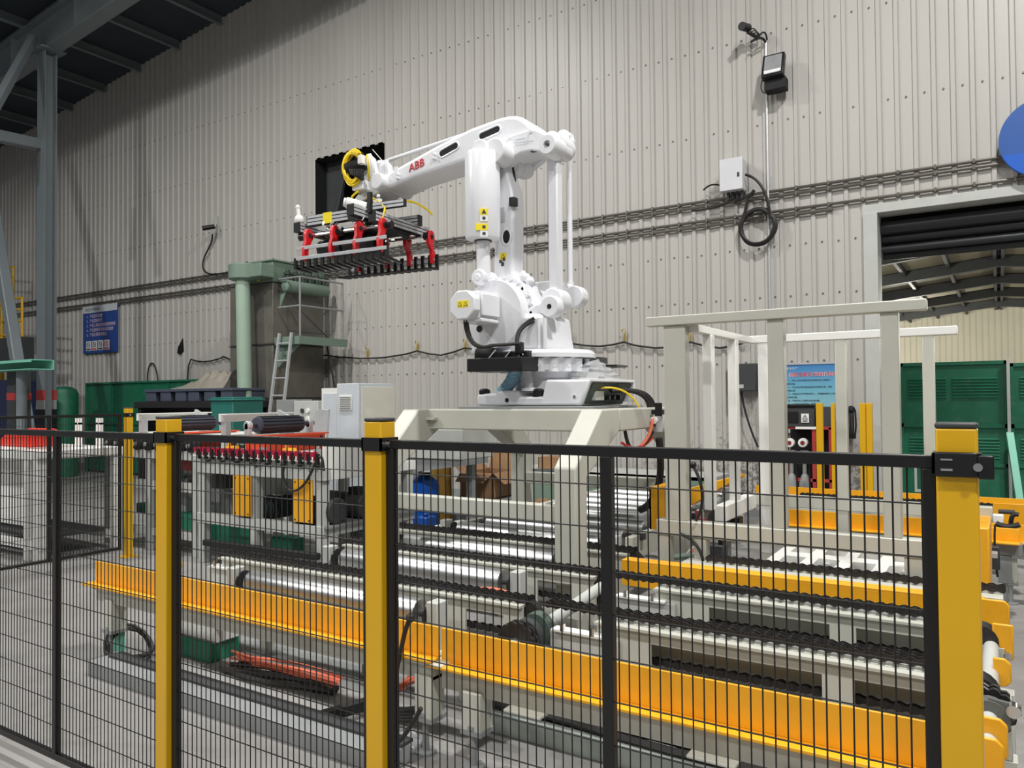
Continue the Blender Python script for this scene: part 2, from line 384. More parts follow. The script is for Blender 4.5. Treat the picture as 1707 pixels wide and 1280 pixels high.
# ---- doorway trim, rolled shutter, far hall
tm = MB().box(DX0-.045, DX0+.12, WY-.066, WY+.3, 0, DZ-.1).box(DX0-.05, DX1+.1, WY-.034, WY+.3, DZ-.1, DZ+.015).box(DX1-.12, DX1+.05, WY-.07, WY+.3, 0, DZ)
door = struct('door_1', tm, M['grey'], bevel=.006)
sh = MB()
for k, (dy, dz, r) in enumerate(((.30, -.24, .09), (.42, -.36, .085), (.36, -.50, .05), (.5, -.56, .06))):
    sh.cyl((DX0+.12, WY+dy, DZ+dz), (DX1-.12, WY+dy, DZ+dz), r, 14)
build('shutter_box', MB().box(DX0+.0, DX1, WY+.62, WY+.66, DZ-.5, DZ+.9).box(DX0, DX1, WY+.14, WY+.66, DZ-.09, DZ-.06), M['blackm'], door)
build('shutter_roll', sh, mat('shutter_dark', (44,46,50), .35), door)
st = MB()
for k in range(30): st.beam((DX0+.135, WY+.28, 1.02+.05*k), (DX0+.165, WY+.28, 1.035+.05*k), .04, .022)
build('shutter_edge', st, M['chrome'], door)
RX, RZ = .06, 5.75          # far hall ridge
def fz(x): return RZ - .105*abs(x-RX)
FW = 42.0
struct('wall_far', MB().prism([(-12,0),(13,0),(13,fz(13)),(RX,RZ),(-12,fz(-12))], 'y', FW, FW+.1), M['farwall'])
fr_ = MB()
k = -11.9
while k < 12: fr_.box(k-.025, k+.025, FW-.03, FW, 0, fz(k)-.02); k += .25
build('rib', fr_, M['farwall'], bpy.data.objects['wall_far'], smooth=0, kind='stuff')
struct('wall_left', MB().box(-12.1, -12, WY+1.1, FW, 0, fz(-12)), M['farwall'])
struct('wall_right', MB().box(13, 13.1, WY+.4, FW, 0, fz(13)), M['farwall'])
rf = MB().prism([(-12,fz(-12)),(RX,RZ),(13,fz(13)),(13,fz(13)+.08),(RX,RZ+.08),(-12,fz(-12)+.08)], 'y', WY+.12, FW+.1)
roof2 = struct('ceiling_far', rf, M['roof'])
for Y in (14.5, 18.5, 22.5, 26.5, 30.5, 34.5, 38.5):
    b = MB()
    for sgn, xe in ((-1, -12), (1, 13)):
        b.prism([(RX,RZ-.38),(xe,fz(xe)-.38),(xe,fz(xe)-.06),(RX,RZ-.06)], 'y', Y-.1, Y+.1)
    build('rafter', b, M['dark'], roof2, smooth=0)
    s = MB()
    for sgn in (-1, 1):
        for i in range(10):
            a, c = RX+sgn*(.16+1.18*i), RX+sgn*(1.22+1.18*i)
            s.prism([(a,fz(a)-.05),(c,fz(c)-.05),(c,fz(c)-.03),(a,fz(a)-.03)], 'y', Y+.15, Y+3.85)
    build('pale_roof_panel', s, M['skylight'], roof2, smooth=0)
    p = MB()
    for sgn in (-1, 1):
        for i in range(11): k = RX+sgn*(.10+1.18*i); p.box(k-.045, k+.045, Y, Y+4, fz(k)-.2, fz(k)-.06)
    build('purlin', p, M['dark'], roof2, smooth=0)

# ---- building column (in front of the gable wall) with its painted bands
CXL, CYL = -16.27, 8.0
col = thing('steel_column', 'tall blue-grey steel H-column with red and white bands near its foot', 'column', (CXL, CYL, 0))
H = roofz(CXL)-.95
mb = MB().box(CXL-.15, CXL+.15, CYL-.12, CYL-.104, 0, H).box(CXL-.15, CXL+.15, CYL+.104, CYL+.12, 0, H).box(CXL-.008, CXL+.008, CYL-.104, CYL+.104, 0, H)
build('shaft', mb, M['steel_blue'], col, smooth=0)
build('cap_plate', MB().box(CXL-.28, CXL+.28, CYL-.24, CYL+.24, H, H+.03), M['steel_blue'], col, smooth=0)
z1 = PY(78, 650, CYL).z; z0 = PY(78, 667, CYL).z; zb = PY(78, 682, CYL).z
for nm, a, b, mt in (('red_band', z0, z1, M['redband']), ('white_band', zb, z0, M['greyd']), ('black_band', zb-.4, zb, M['black'])):
    build(nm, MB().box(CXL-.153, CXL+.153, CYL-.124, CYL-.1, a, b).box(CXL-.153, CXL+.153, CYL+.1, CYL+.124, a, b), mt, col, smooth=0)
def bar_thing(name, label, cat, p, q, w, h, mt, group=None):
    return single(name, MB().beam(p, q, w, h), mt, label, cat, bevel=.01, group=group)
single('diagonal_brace', MB().beam(Vector((CXL+.9, 7.4, 0.01)).lerp(PY(-14, 330, 7.6), 1.45), (CXL+.9, 7.4, 0.01), .2, .2), M['steel_blue'], 'slanting grey steel brace leaning toward the foot of the blue-grey column', 'brace', bevel=.02)
single('tie_beam', MB().beam(PY(-60, 215, 6.4), (CXL-.15, CYL, PY(66,245,CYL).z), .22, .22), M['steel_blue'], 'horizontal grey steel tie meeting the column high up at left', 'beam', bevel=.02)
single('roof_brace', MB().beam(PY(-40, 235, 6.3), (CXL-.1, CYL-.22, PY(60,62,CYL-.2).z), .14, .14), M['steel_blue'], 'thin grey steel brace slanting up to the top of the column', 'brace', bevel=.01)
# ================================================================ ROBOT STAND
SX0, SX1, SY0, SY1, SZ = -3.98, -2.25, 4.78, 5.86, 1.545
stand = thing('robot_stand', 'cream-grey welded steel stand with splayed legs carrying the white robot arm', 'stand', ((SX0+SX1)/2, (SY0+SY1)/2, 0))
b = .16
for nm, x0, x1, y0, y1 in (('front_beam', SX0, SX1, SY0, SY0+b), ('rear_beam', SX0, SX1, SY1-b, SY1), ('side_beam', SX0, SX0+b, SY0+b, SY1-b), ('side_beam', SX1-b, SX1, SY0+b, SY1-b)):
    build(nm, MB().box(x0, x1, y0, y1, SZ-b, SZ), M['cream'], stand, bevel=.012)
build('top_plate', MB().box(-3.55, -2.45, SY0+.02, SY1-.02, SZ-.001, SZ+.018), M['greyd'], stand, bevel=.003)
for sx in (SX0+.075, SX1-.075):
    for sy, ky, s in ((SY0+.02, SY0-.40, -1), (SY1-.02, SY1+.40, 1)):
        hw = .079; zk = 1.13
        prof = [(sy-s*.02, SZ), (sy+s*.15, SZ), (ky+s*.0+s*.12, zk+.05), (ky+s*.12, .0), (ky-s*.04, 0.0), (ky-s*.04, zk-.02), (sy-s*.12, SZ-.16)]
        lg = build('leg', MB().prism(prof, 'x', sx-hw, sx+hw), M['cream'], stand, bevel=.012)
        build('foot_plate', MB().box(sx-.13, sx+.13, ky-.12, ky+.2 if s > 0 else ky+.12, 0, .015), M['greyd'], lg)
    build('gusset', MB().box(sx+.0, sx+.16 if sx < -3 else sx-.16, SY0-.045, SY0+.0, SZ-.085, SZ-.065), M['cream'], stand)
yk = SY0-.40
build('cross_brace', MB().box(SX0+.15, SX1-.15, yk-.04, yk+.04, .815, .925), M['cream'], stand, bevel=.008)
build('cross_brace', MB().box(SX0+.15, SX1-.15, SY1+.36, SY1+.44, .815, .925), M['cream'], stand, bevel=.008)

# ================================================================ ROBOT
RB = SZ+.018
rob = thing('palletizing_robot', 'big white palletizing robot arm with red lettering on its boom', 'robot', (-3.05, 5.3, RB))
W = M['white']
# base casting
bp = XZ([(797,676),(797,657),(828,655),(832,651),(866,651),(868,661),(906,661),(911,633),(986,632),(970,676)], 4.95)
base = build('base', MB().prism(bp, 'y', 4.93, 5.67), W, rob, bevel=.018)
bx = [p[0] for p in bp]
for u, v in ((808,655),(898,655)):
    p = PY(u, v, 4.98); build('rubber_cap', MB().lathe((p.x,p.y,p.z-.03), (p.x,p.y,p.z+.05), [(.045,0),(.045,.05),(.03,.062),(.005,.065)], 14), M['black'], base)
p = PY(845, 667, 4.93); build('hole', MB().cyl((p.x, 4.928, p.z), (p.x, 4.935, p.z), .018, 12), M['black'], base)
p = PY(958, 661, 4.93); build('bolt', MB().cyl((p.x, 4.92, p.z), (p.x, 4.935, p.z), .012, 8), M['chrome'], base)
# connector bay at the rear of the base: dark plate under an overhanging lid
xr0 = PY(986,633,4.95).x; xr1 = PY(970,676,4.95).x; zt = PY(986,633,4.95).z
build('connector_plate', MB().slab((xr1+.005,4.97,RB+.02),(xr1+.005,5.63,RB+.02),(xr0-.0,5.63,zt-.02),(xr0-.0,4.97,zt-.02), -.01), mat('dark_green_grey', (62,74,68), .5), base)
build('lid', MB().box(xr0-.1, xr0+.03, 4.94, 5.66, zt-.012, zt+.01).box(xr0-.1, xr0+.03, 5.64, 5.66, zt-.16, zt), W, base, bevel=.004)
pl = build('connector_panel', MB().box(xr1+.02, xr1+.06, 5.05, 5.2, RB+.04, RB+.2), M['grey'], base, bevel=.005)
for y in (5.27, 5.36, 5.46):
    for z in (.06, .13): build('connector', MB().cyl((xr1, y, RB+z), (xr1+.07, y+.01, RB+z), .018, 10), M['black'], base)
def sag(p, q, drop, n=10):
    p, q = Vector(p), Vector(q); return [p.lerp(q, i/n) - Vector((0,0,drop*4*(i/n)*(1-i/n))) for i in range(n+1)]
def arc(p, c, q, n=12):
    p, c, q = Vector(p), Vector(c), Vector(q); return [p*(1-t)**2 + c*2*t*(1-t) + q*t*t for t in [i/n for i in range(n+1)]]
build('yellow_cable', MB().tube(arc((xr1+.06,5.12,RB+.13),(xr1+.22,5.25,RB+.16),(xr1+.24,5.42,RB-.01)), .008), M['cable_y'], base, label='yellow cable')
for k in range(3):
    build('black_cable', MB().tube(arc((xr1+.07,5.3+.06*k,RB+.11),(xr1+.27,5.5+.05*k,RB+.14),(xr1+.26,5.58+.05*k,RB-.02)), .016, 8), M['rubber'], base, label='black cable')
# pedestal and turntable
TX, TY = -3.05, 5.3
build('pedestal', MB().lathe((TX,TY,RB+.1),(TX,TY,RB+.3), [(.25,0),(.25,.1),(.27,.12),(.27,.2)], 32), W, rob, bevel=.004)
tt = build('turntable', MB().lathe((TX,TY,1.83),(TX,TY,2.0), [(.33,-.0),(.34,.01),(.34,.1),(.40,.105),(.40,.135),(.37,.165),(.3,.17)], 40), W, rob)
for k in range(20):
    a = math.radians(18*k+4); c, s = math.cos(a), math.sin(a)
    lug = MB().cyl((TX+c*.335, TY+s*.335, 1.825), (TX+c*.335, TY+s*.335, 1.925), .038, 10).cyl((TX+c*.37, TY+s*.37, 1.87), (TX+c*.376, TY+s*.376, 1.87), .012, 8)
    build('lug', lug, W, tt)
# gear housing block under the main axis
hp = XZ([(789,592),(800,545),(836,520),(866,520),(868,592)], 5.08)
build('gear_housing', MB().prism(hp, 'y', 5.02, 5.5), W, rob, bevel=.03)
pp = XZ([(873,586),(873,528),(880,524),(912,524),(916,560),(921,586)], 5.1)
pil = build('pillar', MB().prism(pp, 'y', 5.0, 5.5), W, rob, bevel=.04)
for u in (899, 908):
    p0 = PY(u, 530, 5.0); build('rib', MB().cyl((p0.x, 5.0, 2.0), (p0.x, 5.0, p0.z), .018, 8), W, pil)
# main axis gearbox disc with bolts, motor with octagonal cap
DC = PY(818, 524, 4.97)
gx, gz = DC.x, DC.z
rim = build('gearbox', MB().lathe((gx+.02,5.28,gz),(gx+.02,4.9,gz), [(.30,0),(.31,.02),(.31,.2),(.274,.201),(.272,.31),(.266,.318)], 48), W, rob)
for k in range(26):
    a = 2*math.pi*k/26; build('bolt', MB().cyl((gx+.02+.293*math.cos(a), 5.10, gz+.293*math.sin(a)), (gx+.02+.293*math.cos(a), 5.06, gz+.293*math.sin(a)), .014, 6), W, rim)
p = PY(799, 548, 4.96); build('plug', MB().cyl((p.x,4.985,p.z),(p.x,4.955,p.z), .026, 12), M['black'], rim)
mc = PY(770, 508, 4.62); mx, mz = mc.x, mc.z
oct_ = [(mx+.125*math.cos(math.pi/8+k*math.pi/4), mz+.118*math.sin(math.pi/8+k*math.pi/4)) for k in range(8)]
mot = build('motor', MB().prism(oct_, 'y', 4.62, 4.7).box(mx-.1, mx+.1, 4.70, 4.98, mz-.1, mz+.11), W, rob, bevel=.01)
build('motor_cover', MB().box(mx+.1, mx+.125, 4.71, 4.95, mz-.08, mz+.09).box(mx-.09, mx+.115, 4.71, 4.95, mz-.125, mz-.095), W, mot, bevel=.008)
def warn(parent, u, v, Y, s, n=1):
    p = PY(u, v, Y); b = MB()
    b.box(p.x-s, p.x+s*(2*n-1), Y-.003, Y, p.z-s*.95, p.z+s*.95)
    o = build('warning_sticker', b, M['sticky'], parent, smooth=0, label='yellow warning sticker')
    for k in range(n):
        x = p.x+2*s*k
        t = MB().prism([(x-s*.7,p.z-s*.6),(x+s*.7,p.z-s*.6),(x,p.z+s*.7)], 'y', Y-.005, Y-.003); build('warning_mark', t, M['text_dark'], o, smooth=0)
        t = MB().prism([(x-s*.45,p.z-s*.45),(x+s*.45,p.z-s*.45),(x,p.z+s*.4)], 'y', Y-.006, Y-.005); build('warning_mark', t, M['sticky'], o, smooth=0)
warn(mot, 767, 507, 4.62, .026, 2)
for u, v, s, n in ((821,574,.03,2), (836,571,.026,1)): warn(rob, u, v, 5.02, s, n)
# motor cables
for dx in (0, .022):
    a = PY(772,533,4.7); m_ = PY(778,585,4.7); e = PY(862,578,4.75)
    pts = arc((a.x+dx,4.72,a.z),(m_.x+dx,4.7,m_.z-.02),((m_.x+e.x)/2+dx,4.72,2.02)) + arc(((m_.x+e.x)/2+dx+.01,4.72,2.02),(e.x-.05,4.75,2.02),(e.x,4.78,2.03))[1:]
    build('motor_cable', MB().tube(pts, .012, 8), M['rubber'], rob, label='black cable')
    a = PY(886,534,4.95); c = PY(860,548,4.95); e = PY(866,578,4.85)
    build('motor_cable', MB().tube(arc((a.x,4.99,a.z+dx),(c.x-dx,4.93,c.z),(e.x,4.83,e.z)), .012, 8), M['rubber'], rob, label='black cable')
build('cable_clamp', MB().cbox(e.x+.0, 4.85, e.z-.01, .05, .06, .09), M['black'], rob, bevel=.008)
# black trays round the turntable
a = PY(778,598,4.72); c = PY(870,617,4.72)
tray = build('tray', MB().box(a.x, c.x, 4.72, 5.02, c.z, a.z), M['black'], rob, bevel=.006, label='black tray')
a2 = PY(790,588,4.86); c2 = PY(880,598,4.86)
build('tray_box', MB().box(a2.x, c2.x, 4.86, 5.05, c2.z, a2.z), M['black'], tray, bevel=.01)
p = PY(868,592,4.855); build('print', MB().tube([(p.x+.018*math.cos(t*.5), 4.857, p.z+.018*math.sin(t*.5)) for t in range(11)], .004, 5), M['stickw'], tray)
p = PY(797,588,4.84); build('hose_end', MB().cyl((p.x-.04,4.9,p.z),(p.x+.1,4.9,p.z-.01), .05, 12), M['blackm'], tray)
for u in (812, 838):
    p = PY(u,592,4.84); build('strap', MB().beam((p.x,4.85,p.z-.035),(p.x+.07,4.85,p.z+.035), .012, .006), M['stickw'], tray)
build('tray', MB().prism([(-2.72,5.22),(-2.46,5.36),(-2.46,5.56),(-2.72,5.7)], 'z', 1.86, 1.875).prism([(-2.72,5.22),(-2.70,5.22),(-2.70,5.7),(-2.72,5.7)], 'z', 1.86, 1.95), M['black'], rob, label='black tray')
# lower arm
lp = XZ([(823,268),(825,252),(832,245),(838,250),(842,268),(846,288),(854,312),(857,330),(857,420),(856,455),(866,468),(872,500),(850,540),(815,530),(808,500),(813,472),(823,458),(824,420)], 5.14)
la = build('lower_arm', MB().prism(lp, 'y', 5.13, 5.30), W, rob, bevel=.03, seg=3)
hc = PY(845,395,5.13)
hole = [(hc.x+.042*math.cos(t*math.pi/12), hc.z+.062*math.sin(t*math.pi/12)) for t in range(24)]
build('opening', MB().prism(hole, 'y', 5.122, 5.14), M['black'], la)
build('opening_rim', MB().tube([(x, 5.126, z) for x, z in hole], .01, 6, True), W, la)
p = PY(855,337,5.13); build('connector', MB().box(p.x-.02,p.x+.03,5.1,5.16,p.z-.035,p.z+.035), M['black'], la, bevel=.004)
p = PY(839,356,5.13); build('name_plate', MB().box(p.x-.03,p.x+.015,5.124,5.13,p.z-.07,p.z+.05), M['alu'], la, smooth=0)
warn(la, 839, 427, 5.128, .028)
p = PY(838,437,5.13); build('pictogram', MB().box(p.x-.012,p.x+.012,5.124,5.13,p.z-.03,p.z).box(p.x-.03,p.x-.008,5.124,5.13,p.z-.004,p.z+.02).box(p.x+.005,p.x+.024,5.124,5.13,p.z+.01,p.z+.03), M['text_dark'], la, smooth=0)
ct = PY(848,300,5.2); cb = PY(862,500,5.2)
for k in range(2):
    build('arm_cable', MB().tube(arc((ct.x-.03+.03*k,5.25,ct.z+.15),(ct.x+.05,5.22,ct.z),(ct.x+.02+.02*k,5.24,ct.z-.22)), .014, 6), M['rubber'], la, label='black cable')
build('conduit', MB().cyl((PY(856,330,5.3).x+.02,5.35,3.3), (PY(856,330,5.3).x+.02,5.35,2.62), .03, 10), W, la)
# balancing cylinder and its rod
CYc = 4.98
pt = PY(804,256,CYc); pb = PY(803,399,CYc)
cyl = build('balance_cylinder', MB().lathe((pt.x,CYc,pb.z),(pt.x,CYc,pt.z), [(.10,-.01),(.135,0),(.14,.01),(.14,pt.z-pb.z-.02),(.13,pt.z-pb.z),(.06,pt.z-pb.z+.01)], 36), W, rob)
build('cylinder_lug', MB().cyl((pt.x,CYc-.05,pt.z+.03),(pt.x,CYc+.15,pt.z+.03), .075, 20).cyl((pt.x+.12,CYc-.02,pt.z+.0),(pt.x+.12,CYc+.15,pt.z+.0), .1, 20), W, cyl, bevel=.01)
prd = PY(803,462,CYc)
build('piston_rod', MB().cyl((pt.x+.005,CYc,prd.z),(pt.x,CYc,pb.z), .055, 18), W, cyl)
build('dark_seal', MB().cyl((pt.x,CYc,pb.z-.02),(pt.x,CYc,pb.z-.005), .07, 20), M['dark'], cyl)
build('rod_eye', MB().cyl((pt.x,CYc-.08,prd.z-.01),(pt.x,CYc+.12,prd.z-.01), .062, 18).cyl((pt.x,CYc-.09,prd.z-.01),(pt.x,CYc-.07,prd.z-.01), .03, 12), W, cyl, bevel=.008)
for u, v, s, mt in ((820,350,.03,0), (820,361,.03,1), (819,376,.03,2), (820,387,.03,1)):
    p = PY(u, v, CYc-.12); ang = math.radians(-52)
    o = MB()
    dx = .142*math.cos(ang); dy = .142*math.sin(ang)
    n = Vector((math.cos(ang), math.sin(ang), 0)); t = Vector((-n.y, n.x, 0)); ww = s*(2.1 if mt == 2 else 1)
    ctr = Vector((pt.x+dx, CYc+dy, p.z))
    o.slab(ctr-t*ww+Vector((0,0,-s*.8))+n*.004, ctr+t*s+Vector((0,0,-s*.8))+n*.004, ctr+t*s+Vector((0,0,s*.8))+n*.004, ctr-t*ww+Vector((0,0,s*.8))+n*.004, .012)
    build('sticker', o, M['sticky'] if mt in (0,2) else M['stickw'], cyl, smooth=0)
    if mt == 0:
        q = ctr+n*.005; tri = [q-t*.02+Vector((0,0,-.016)), q+t*.02+Vector((0,0,-.016)), q+Vector((0,0,.02))]
        build('warning_mark', MB().add(tri, [(0,1,2)]), M['text_dark'], cyl, smooth=0)
    else:
        q = ctr+n*.005; build('pictogram', MB().slab(q-t*.012+Vector((0,0,-.012)), q+t*.012+Vector((0,0,-.012)), q+t*.012+Vector((0,0,.012)), q-t*.012+Vector((0,0,.012)), .003), M['text_dark'], cyl, smooth=0)
# upper arm (boom)
up_ = XZ([(634,300),(640,292),(662,279.5),(726,243.5),(785,213.5),(834,195.5),(846,193),(858,192),(868,194),(876,199),(893,214),(905,219),(918,226),(926,234),(927,243),(922,251),(914,255),(896,253),(883,250.5),(868,256),(855,264),(846,273),(838,279),(820,270),(783,267),(740,281),(690,297),(655,313),(641,316)], 5.14)
ua = build('upper_arm', MB().prism(up_, 'y', 5.13, 5.46), W, rob, bevel=.035, seg=3)
def capsule(u0_, v0_, u1_, v1_, Y, r, n=8):
    a, c = PY(u0_, v0_, Y), PY(u1_, v1_, Y); d = math.atan2(c.z-a.z, c.x-a.x); o = []
    for i in range(n+1): t = d+math.pi/2+math.pi*i/n; o.append((a.x+r*math.cos(t), a.z+r*math.sin(t)))
    for i in range(n+1): t = d-math.pi/2+math.pi*i/n; o.append((c.x+r*math.cos(t), c.z+r*math.sin(t)))
    return o
for s in ((737.5,256,759.5,243.5), (804,227,829,216)):
    cp = capsule(*s, 5.13, .034)
    build('slot', MB().prism(cp, 'y', 5.125, 5.14), M['blackm'], ua)
    build('slot_rim', MB().tube([(x, 5.128, z) for x, z in cp], .008, 6, True), W, ua)
cp = capsule(886,250.5,901,248,5.12,.014); build('slot', MB().prism(cp, 'y', 5.122, 5.14), M['black'], ua)
side = XZ([(800,244),(818,236),(884,214),(894,216),(916,226),(926,236),(925,247),(914,254),(884,250),(867,254),(850,264),(834,262)], 5.1)
build('side_plate', MB().prism(side, 'y', 5.105, 5.15), W, ua, bevel=.012)
for u, v in ((884,219),(848,230),(721,256),(721,263),(661,290),(661,296),(805,239)):
    p = PY(u, v, 5.1); build('bolt', MB().cyl((p.x,5.09,p.z),(p.x,5.14,p.z), .014, 10), W, ua)
for k, (u0_, u1_) in enumerate(((857,875),(857,888),(858,880))):
    a = PY(u0_, 233+k*4.5, 5.1); c = PY(u1_, 229.5+k*4.5, 5.1); build('print_line', MB().beam((a.x,5.104,a.z),(c.x,5.104,c.z), .002, .008), M['panel_bl'], ua, smooth=0)
a = PY(681,287,5.12); c = PY(702,277.5,5.12); an = math.atan2(c.z-a.z, c.x-a.x)
R3 = (Matrix.Rotation(-an, 4, 'Y') @ FRONT.to_4x4()).to_3x3()
text('lettering', 'ABB', .098, M['logo'], ua, (a.x, 5.126, a.z), R3, .003, shear=.15, label='red ABB lettering')
for u, v in ((660,283),):
    p = PY(u, v, 5.12)
    build('sticker', MB().box(p.x-.03,p.x+.015,5.124,5.13,p.z-.06,p.z+.03), M['stickw'], ua, smooth=0)
# elbow joint boss, rear lever, parallel rods
e = PY(913,241,5.05)
build('elbow_boss', MB().lathe((e.x,5.2,e.z),(e.x,5.02,e.z), [(.085,0),(.085,.14),(.07,.165),(.03,.165),(.028,.15),(.001,.15)], 24), W, ua)
build('boss_hole', MB().cyl((e.x,5.05,e.z),(e.x,5.03,e.z), .014, 10), M['dark'], ua)
e2 = PY(925,241,5.3); e3 = PY(946,233,5.62)
build('rear_lever', MB().cyl((e2.x,5.22,e2.z),(e2.x,5.50,e2.z), .088, 24).beam((e2.x,5.5,e2.z),(e3.x,5.55,e3.z), .06, .1).cyl((e3.x,5.52,e3.z),(e3.x,5.64,e3.z), .06, 20), W, ua, bevel=.012)
bt = PY(926,256,5.3); bb = PY(929,498,5.3)
bar = build('parallel_rod', MB().box(bt.x-.048, bt.x+.04, 5.25, 5.34, bb.z, bt.z), W, rob, bevel=.012)
build('rod_eye', MB().cyl((bb.x-.01,5.22,bb.z-.02),(bb.x-.01,5.38,bb.z-.02), .10, 28), W, bar, bevel=.012); build('rod_eye', MB().cyl((bt.x,5.21,bt.z+.05),(bt.x,5.38,bt.z+.05), .07, 24), W, bar, bevel=.012)
rt_ = PY(948,240,5.6); rb_ = PY(951,482,5.6)
rod = build('parallel_rod', MB().cyl((rb_.x,5.6,rb_.z),(rb_.x,5.6,rt_.z), .022, 14).cyl((rb_.x,5.6,rb_.z),(rb_.x,5.6,rb_.z+.06), .03, 14), W, rob)
build('rod_eye', MB().sphere((rb_.x,5.6,rb_.z-.02), .055), W, rod); build('rod_eye', MB().sphere((rb_.x,5.6,rt_.z+.01), .055), W, rod)
build('rod_lever', MB().beam((rb_.x,5.56,rb_.z),(bb.x+.03,5.5,bb.z+.06), .05, .09).cyl((bb.x+.06,5.45,bb.z+.03),(bb.x+.06,5.56,bb.z+.03), .09, 20), W, rod, bevel=.01)
# lower lever from the main axis to the rods
lv = XZ([(850,535),(852,512),(863,517),(880,515),(896,506),(908,501),(918,499),(928,504),(931,512),(925,521),(914,525),(890,526),(870,533)], 5.08)
lev = build('lower_lever', MB().prism(lv, 'y', 5.06, 5.2), W, rob, bevel=.02)
p = PY(917,511,5.06); build('lever_boss', MB().lathe((p.x,5.12,p.z),(p.x,5.03,p.z), [(.085,0),(.085,.06),(.075,.075),(.02,.075),(.018,.06)], 24), W, lev)
build('boss_hole', MB().cyl((p.x,5.06,p.z),(p.x,5.035,p.z), .014, 10), M['black'], lev)
# upper link behind the arm, knob, thin rod to the wrist
k1 = PY(871,281,5.35); k2 = PY(914,252,5.4)
lk = build('upper_link', MB().beam((k1.x,5.42,k1.z),(k2.x,5.42,k2.z), .06, .075).sphere((k1.x+.01,5.38,k1.z-.01), .075).cyl((k1.x-.03,5.25,k1.z+.0),(k1.x-.03,5.42,k1.z), .07, 18).prism(XZ([(862,268),(868,268),(864,300),(860,315),(852,315),(848,300)],5.3), 'y', 5.24, 5.3), W, rob, bevel=.01)
t1 = PY(648,267,5.55); t2 = PY(800,216,5.55)
build('wrist_rod', MB().cyl((t1.x,5.55,t1.z),(t2.x,5.55,t2.z), .018, 10), W, lk)
# gearbox between arm and pillar (second axis), ribbed grey insert
g2 = XZ([(860,478),(868,474),(881,520),(872,520)], 5.2)
build('vent_insert', MB().prism(XZ([(861,483),(872,478),(878,518),(868,520)], 5.12), 'y', 5.1, 5.2), M['greyd'], rob)
build('second_axis_motor', MB().prism(XZ([(868,480),(876,472),(882,490),(886,520),(880,521)], 5.1), 'y', 5.06, 5.3).box(PY(880,475,5.5).x, PY(915,475,5.5).x, 5.6, 5.8, PY(880,500,5.6).z, PY(880,471,5.6).z), W, rob, bevel=.012)
p = PY(895,500,5.45); build('gearbox', MB().sphere((p.x, 5.5, p.z-.04), .12, 18, 12, (1,1,.9)).cyl((p.x+.02,5.3,p.z),(p.x+.02,5.6,p.z), .08, 16), W, rob)
for u, v in ((873,462),(880,468),(865,470)):
    p = PY(u, v, 5.15); build('cable_knuckle', MB().sphere((p.x,5.18,p.z), .038).cyl((p.x,5.18,p.z),(p.x-.05,5.22,p.z+.05), .022, 8), W, la)
# wrist tilt house
wp = XZ([(632,322),(601,338),(592,335),(592,331),(616,303),(628,292),(640,296),(640,316)], 5.16)
wr = build('tilt_house', MB().prism(wp, 'y', 5.15, 5.42), W, rob, bevel=.025)
p = PY(633,303,5.1); build('wrist_boss', MB().cyl((p.x,5.05,p.z),(p.x,5.5,p.z), .075, 24), W, wr, bevel=.01)
fork = XZ([(606,300),(614,263),(620,258),(628,266),(634,296),(628,303)], 5.2)
build('wrist_fork', MB().prism(fork, 'y', 5.15, 5.2), W, wr, bevel=.012); build('wrist_fork', MB().prism(fork, 'y', 5.36, 5.42), W, wr, bevel=.012)
p = PY(637,278,5.3); build('wrist_motor', MB().cyl((p.x,5.3,p.z-.13),(p.x,5.3,p.z+.03), .068, 18).cyl((p.x,5.3,p.z+.03),(p.x,5.3,p.z+.05), .05, 18), W, wr, bevel=.008)
p = PY(650,278,5.3); build('lug', MB().beam((p.x+.02,5.25,p.z-.08),(p.x,5.25,p.z+.05), .03, .03), W, wr)
p = PY(602,310,5.1); build('valve_box', MB().cbox(p.x,5.1,p.z,.13,.1,.09), W, wr, bevel=.008)
p = PY(602,319,5.1); build('valve_fitting', MB().cyl((p.x-.02,5.1,p.z-.03),(p.x-.02,5.1,p.z), .015, 8).cyl((p.x+.03,5.1,p.z-.03),(p.x+.03,5.1,p.z), .012, 8), M['chrome'], wr)
bk = PY(605,275,5.1); mt_ = MB().cyl((bk.x-.16,5.06,bk.z-.02),(bk.x+.02,5.12,bk.z+.02), .06, 14).sphere((bk.x-.02,5.08,bk.z+.07), .05, 10, 8)
build('black_valve', mt_, M['blackm'], wr, label='black valve block')
p = PY(607,268,5.08); build('valve_plate', MB().cbox(p.x,5.06,p.z,.05,.08,.08), M['white2'], wr, bevel=.005)
cc = PY(584,279,5.02)
ccm = MB()
for k in range(9):
    rr = .105+.014*(k % 4); pts = []
    for i in range(26):
        t = math.radians(45 + 285*i/25)
        pts.append((cc.x+.02+rr*.82*math.cos(t), 5.02+.012*(k//3)+.01*math.sin(3*t+k), cc.z+rr*1.12*math.sin(t)))
    ccm.tube(pts, .0085, 5)
build('cable_coil', ccm, M['cable_y'], wr, label='bundle of yellow cables')
bl = MB()
for k in range(6):
    s = PY(583+4*k, 282, 5.0); q = PY(606, 284+3*k, 5.05)
    bl.tube(arc((s.x,5.0,s.z),((s.x+q.x)/2,4.96,s.z-.12),(q.x,5.05,q.z)), .009, 5)
build('black_hose', bl, M['blackm'], wr, label='black hose loop')
p0 = PY(597,318,5.05); p1 = PY(586,330,5.05); p2 = PY(594,344,5.05)
build('yellow_cable', MB().tube(arc((p0.x,5.06,p0.z),(p1.x-.08,5.05,p1.z),(p2.x,5.05,p2.z)), .010, 6), M['cable_y'], wr, label='yellow cable')
a = PY(621,249,5.1); c = PY(640,273,5.1); build('wire', MB().tube([(a.x,5.1,a.z),(c.x,5.12,c.z)], .004, 5), M['stickw'], wr)
